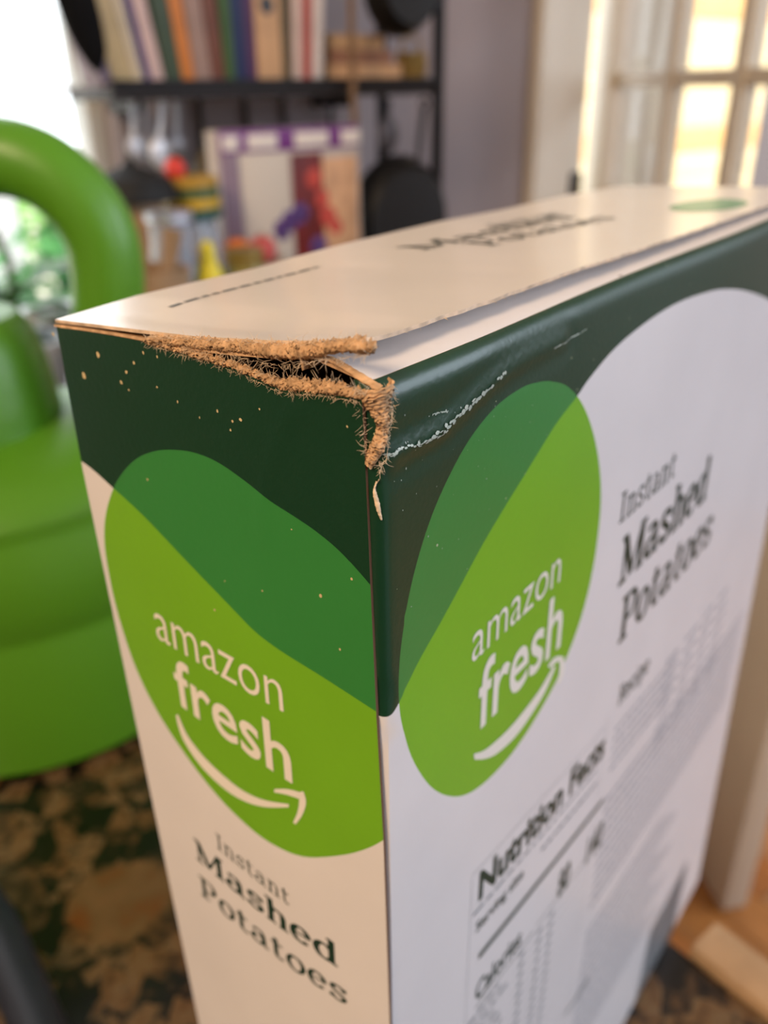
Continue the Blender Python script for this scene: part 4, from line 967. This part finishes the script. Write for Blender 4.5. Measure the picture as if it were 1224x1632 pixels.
for (px, py) in ((462, 352), (450, 366), (508, 392), (478, 340)):
    q = pz(px, py, Y - .01); c_ = Vector((float(q[0]) - L0[0], -.01, float(q[2]) - L0[2])); fo_ = MB()
    for k in range(6):
        a = k * PI / 3; fo_.ball(tuple(c_ + Vector((.006 * math.cos(a), 0, .006 * math.sin(a)))), .0055, 1, .1, (1, .4, 1))
    o = fo_.build('flower', mpu, t); e_ = MB(); e_.ball(tuple(c_ + Vector((0, -.003, 0))), .004, 1); e_.build('flower_centre', mat('violet_centre', (60, 30, 84), .7), o)
# houseplant by the window behind the can
t = thing('leafy_plant', 'green leafy houseplant on the far counter seen through the can handle', 'plant', (.235, .90, CT + .0008))
b = MB(); b.lathe([(.001, 0), (.035, 0), (.046, .055), (.046, .062), (.041, .062), (.036, .05), (.001, .05)], cap=False); b.build('pot', mat('white_grey_pot', (190, 196, 204), .4), t)
lm2 = mat('fresh_leaf_green', (84, 140, 60), .45, .4, .2, 30)
for k in range(22):
    a = random.random() * 6.28; zr = random.uniform(.0, .10); leaf(random.uniform(.05, .09), random.uniform(.012, .02), t, (.01 * math.cos(a), .01 * math.sin(a), .06 + zr), (math.cos(a), math.sin(a), random.uniform(-.1, .9)), lm2)
b = MB(); b.tube([(0, 0, .05), (.004, 0, .14), (-.002, .002, .17)], .0035, 8); b.build('stem', mat('stem_green', (60, 90, 40)), t)
# garden shrubs outside
def bush(x, y, z, r, n, label, col):
    t = thing('garden_shrub', label, 'shrub', (x, y, -.14)); b = MB(); m_ = mat('shrub_' + label.split()[0], col, .6, .3, .3, 4)
    for _ in range(n):
        v = Vector((random.gauss(0, 1), random.gauss(0, 1), random.gauss(0, 1))).normalized() * r * random.random() ** .4; s = random.uniform(.03, .07); c_ = Vector((v.x, v.y, z + v.z * .9))
        q = Matrix.Rotation(random.random() * 6, 3, Vector((random.gauss(0, 1), random.gauss(0, 1), random.gauss(0, 1))).normalized())
        b.add([c_ + q @ Vector(p) * s for p in ((-1, 0, 0), (0, -.5, .1), (1, 0, 0), (0, .5, .1))], [(0, 1, 2, 3)])
    o = b.build('foliage', m_, t, smooth=False); o['kind'] = 'stuff'
    b = MB(); b.tube([(0, 0, 0), (.03, 0, z * .5), (0, .02, z)], [.05, .04, .02], 10); b.build('trunk', mat('bark', (80, 62, 48), .9), t)
def wdir(px, py, dist): r = M @ ray(px, py); r = r / np.linalg.norm(r[:2]); return CAM + r * dist
for px, py, d, r, n, lab, col in ((0, 330, 4.1, .26, 150, 'pale green shrub outside the window, nearest the glass', (120, 170, 90)), (120, 480, 3.0, .30, 260, 'deep green shrub outside seen low in the window', (60, 120, 66)), (90, 360, 5.4, .42, 120, 'mid green shrub outside farther back', (92, 150, 90)),
                                  (40, 620, 2.4, .30, 600, 'dark green shrub outside below the sill', (50, 96, 50))):
    q = wdir(px, py, d); bush(float(q[0]), float(q[1]), float(q[2]) + .14, r, n, lab, col)
q = wdir(12, 430, 3.4); pb = thing('garden_post', 'grey white post outside the window behind the can handle', 'post', (float(q[0]), float(q[1]), -.15))
bx('shaft', (0, 0, .56), (.12, .10, 1.12), mat('grey_white_post', (190, 194, 206), .6), pb, .005); bx('cap', (0, 0, 1.135), (.15, .13, .03), MATS['grey_white_post'], pb, .004)
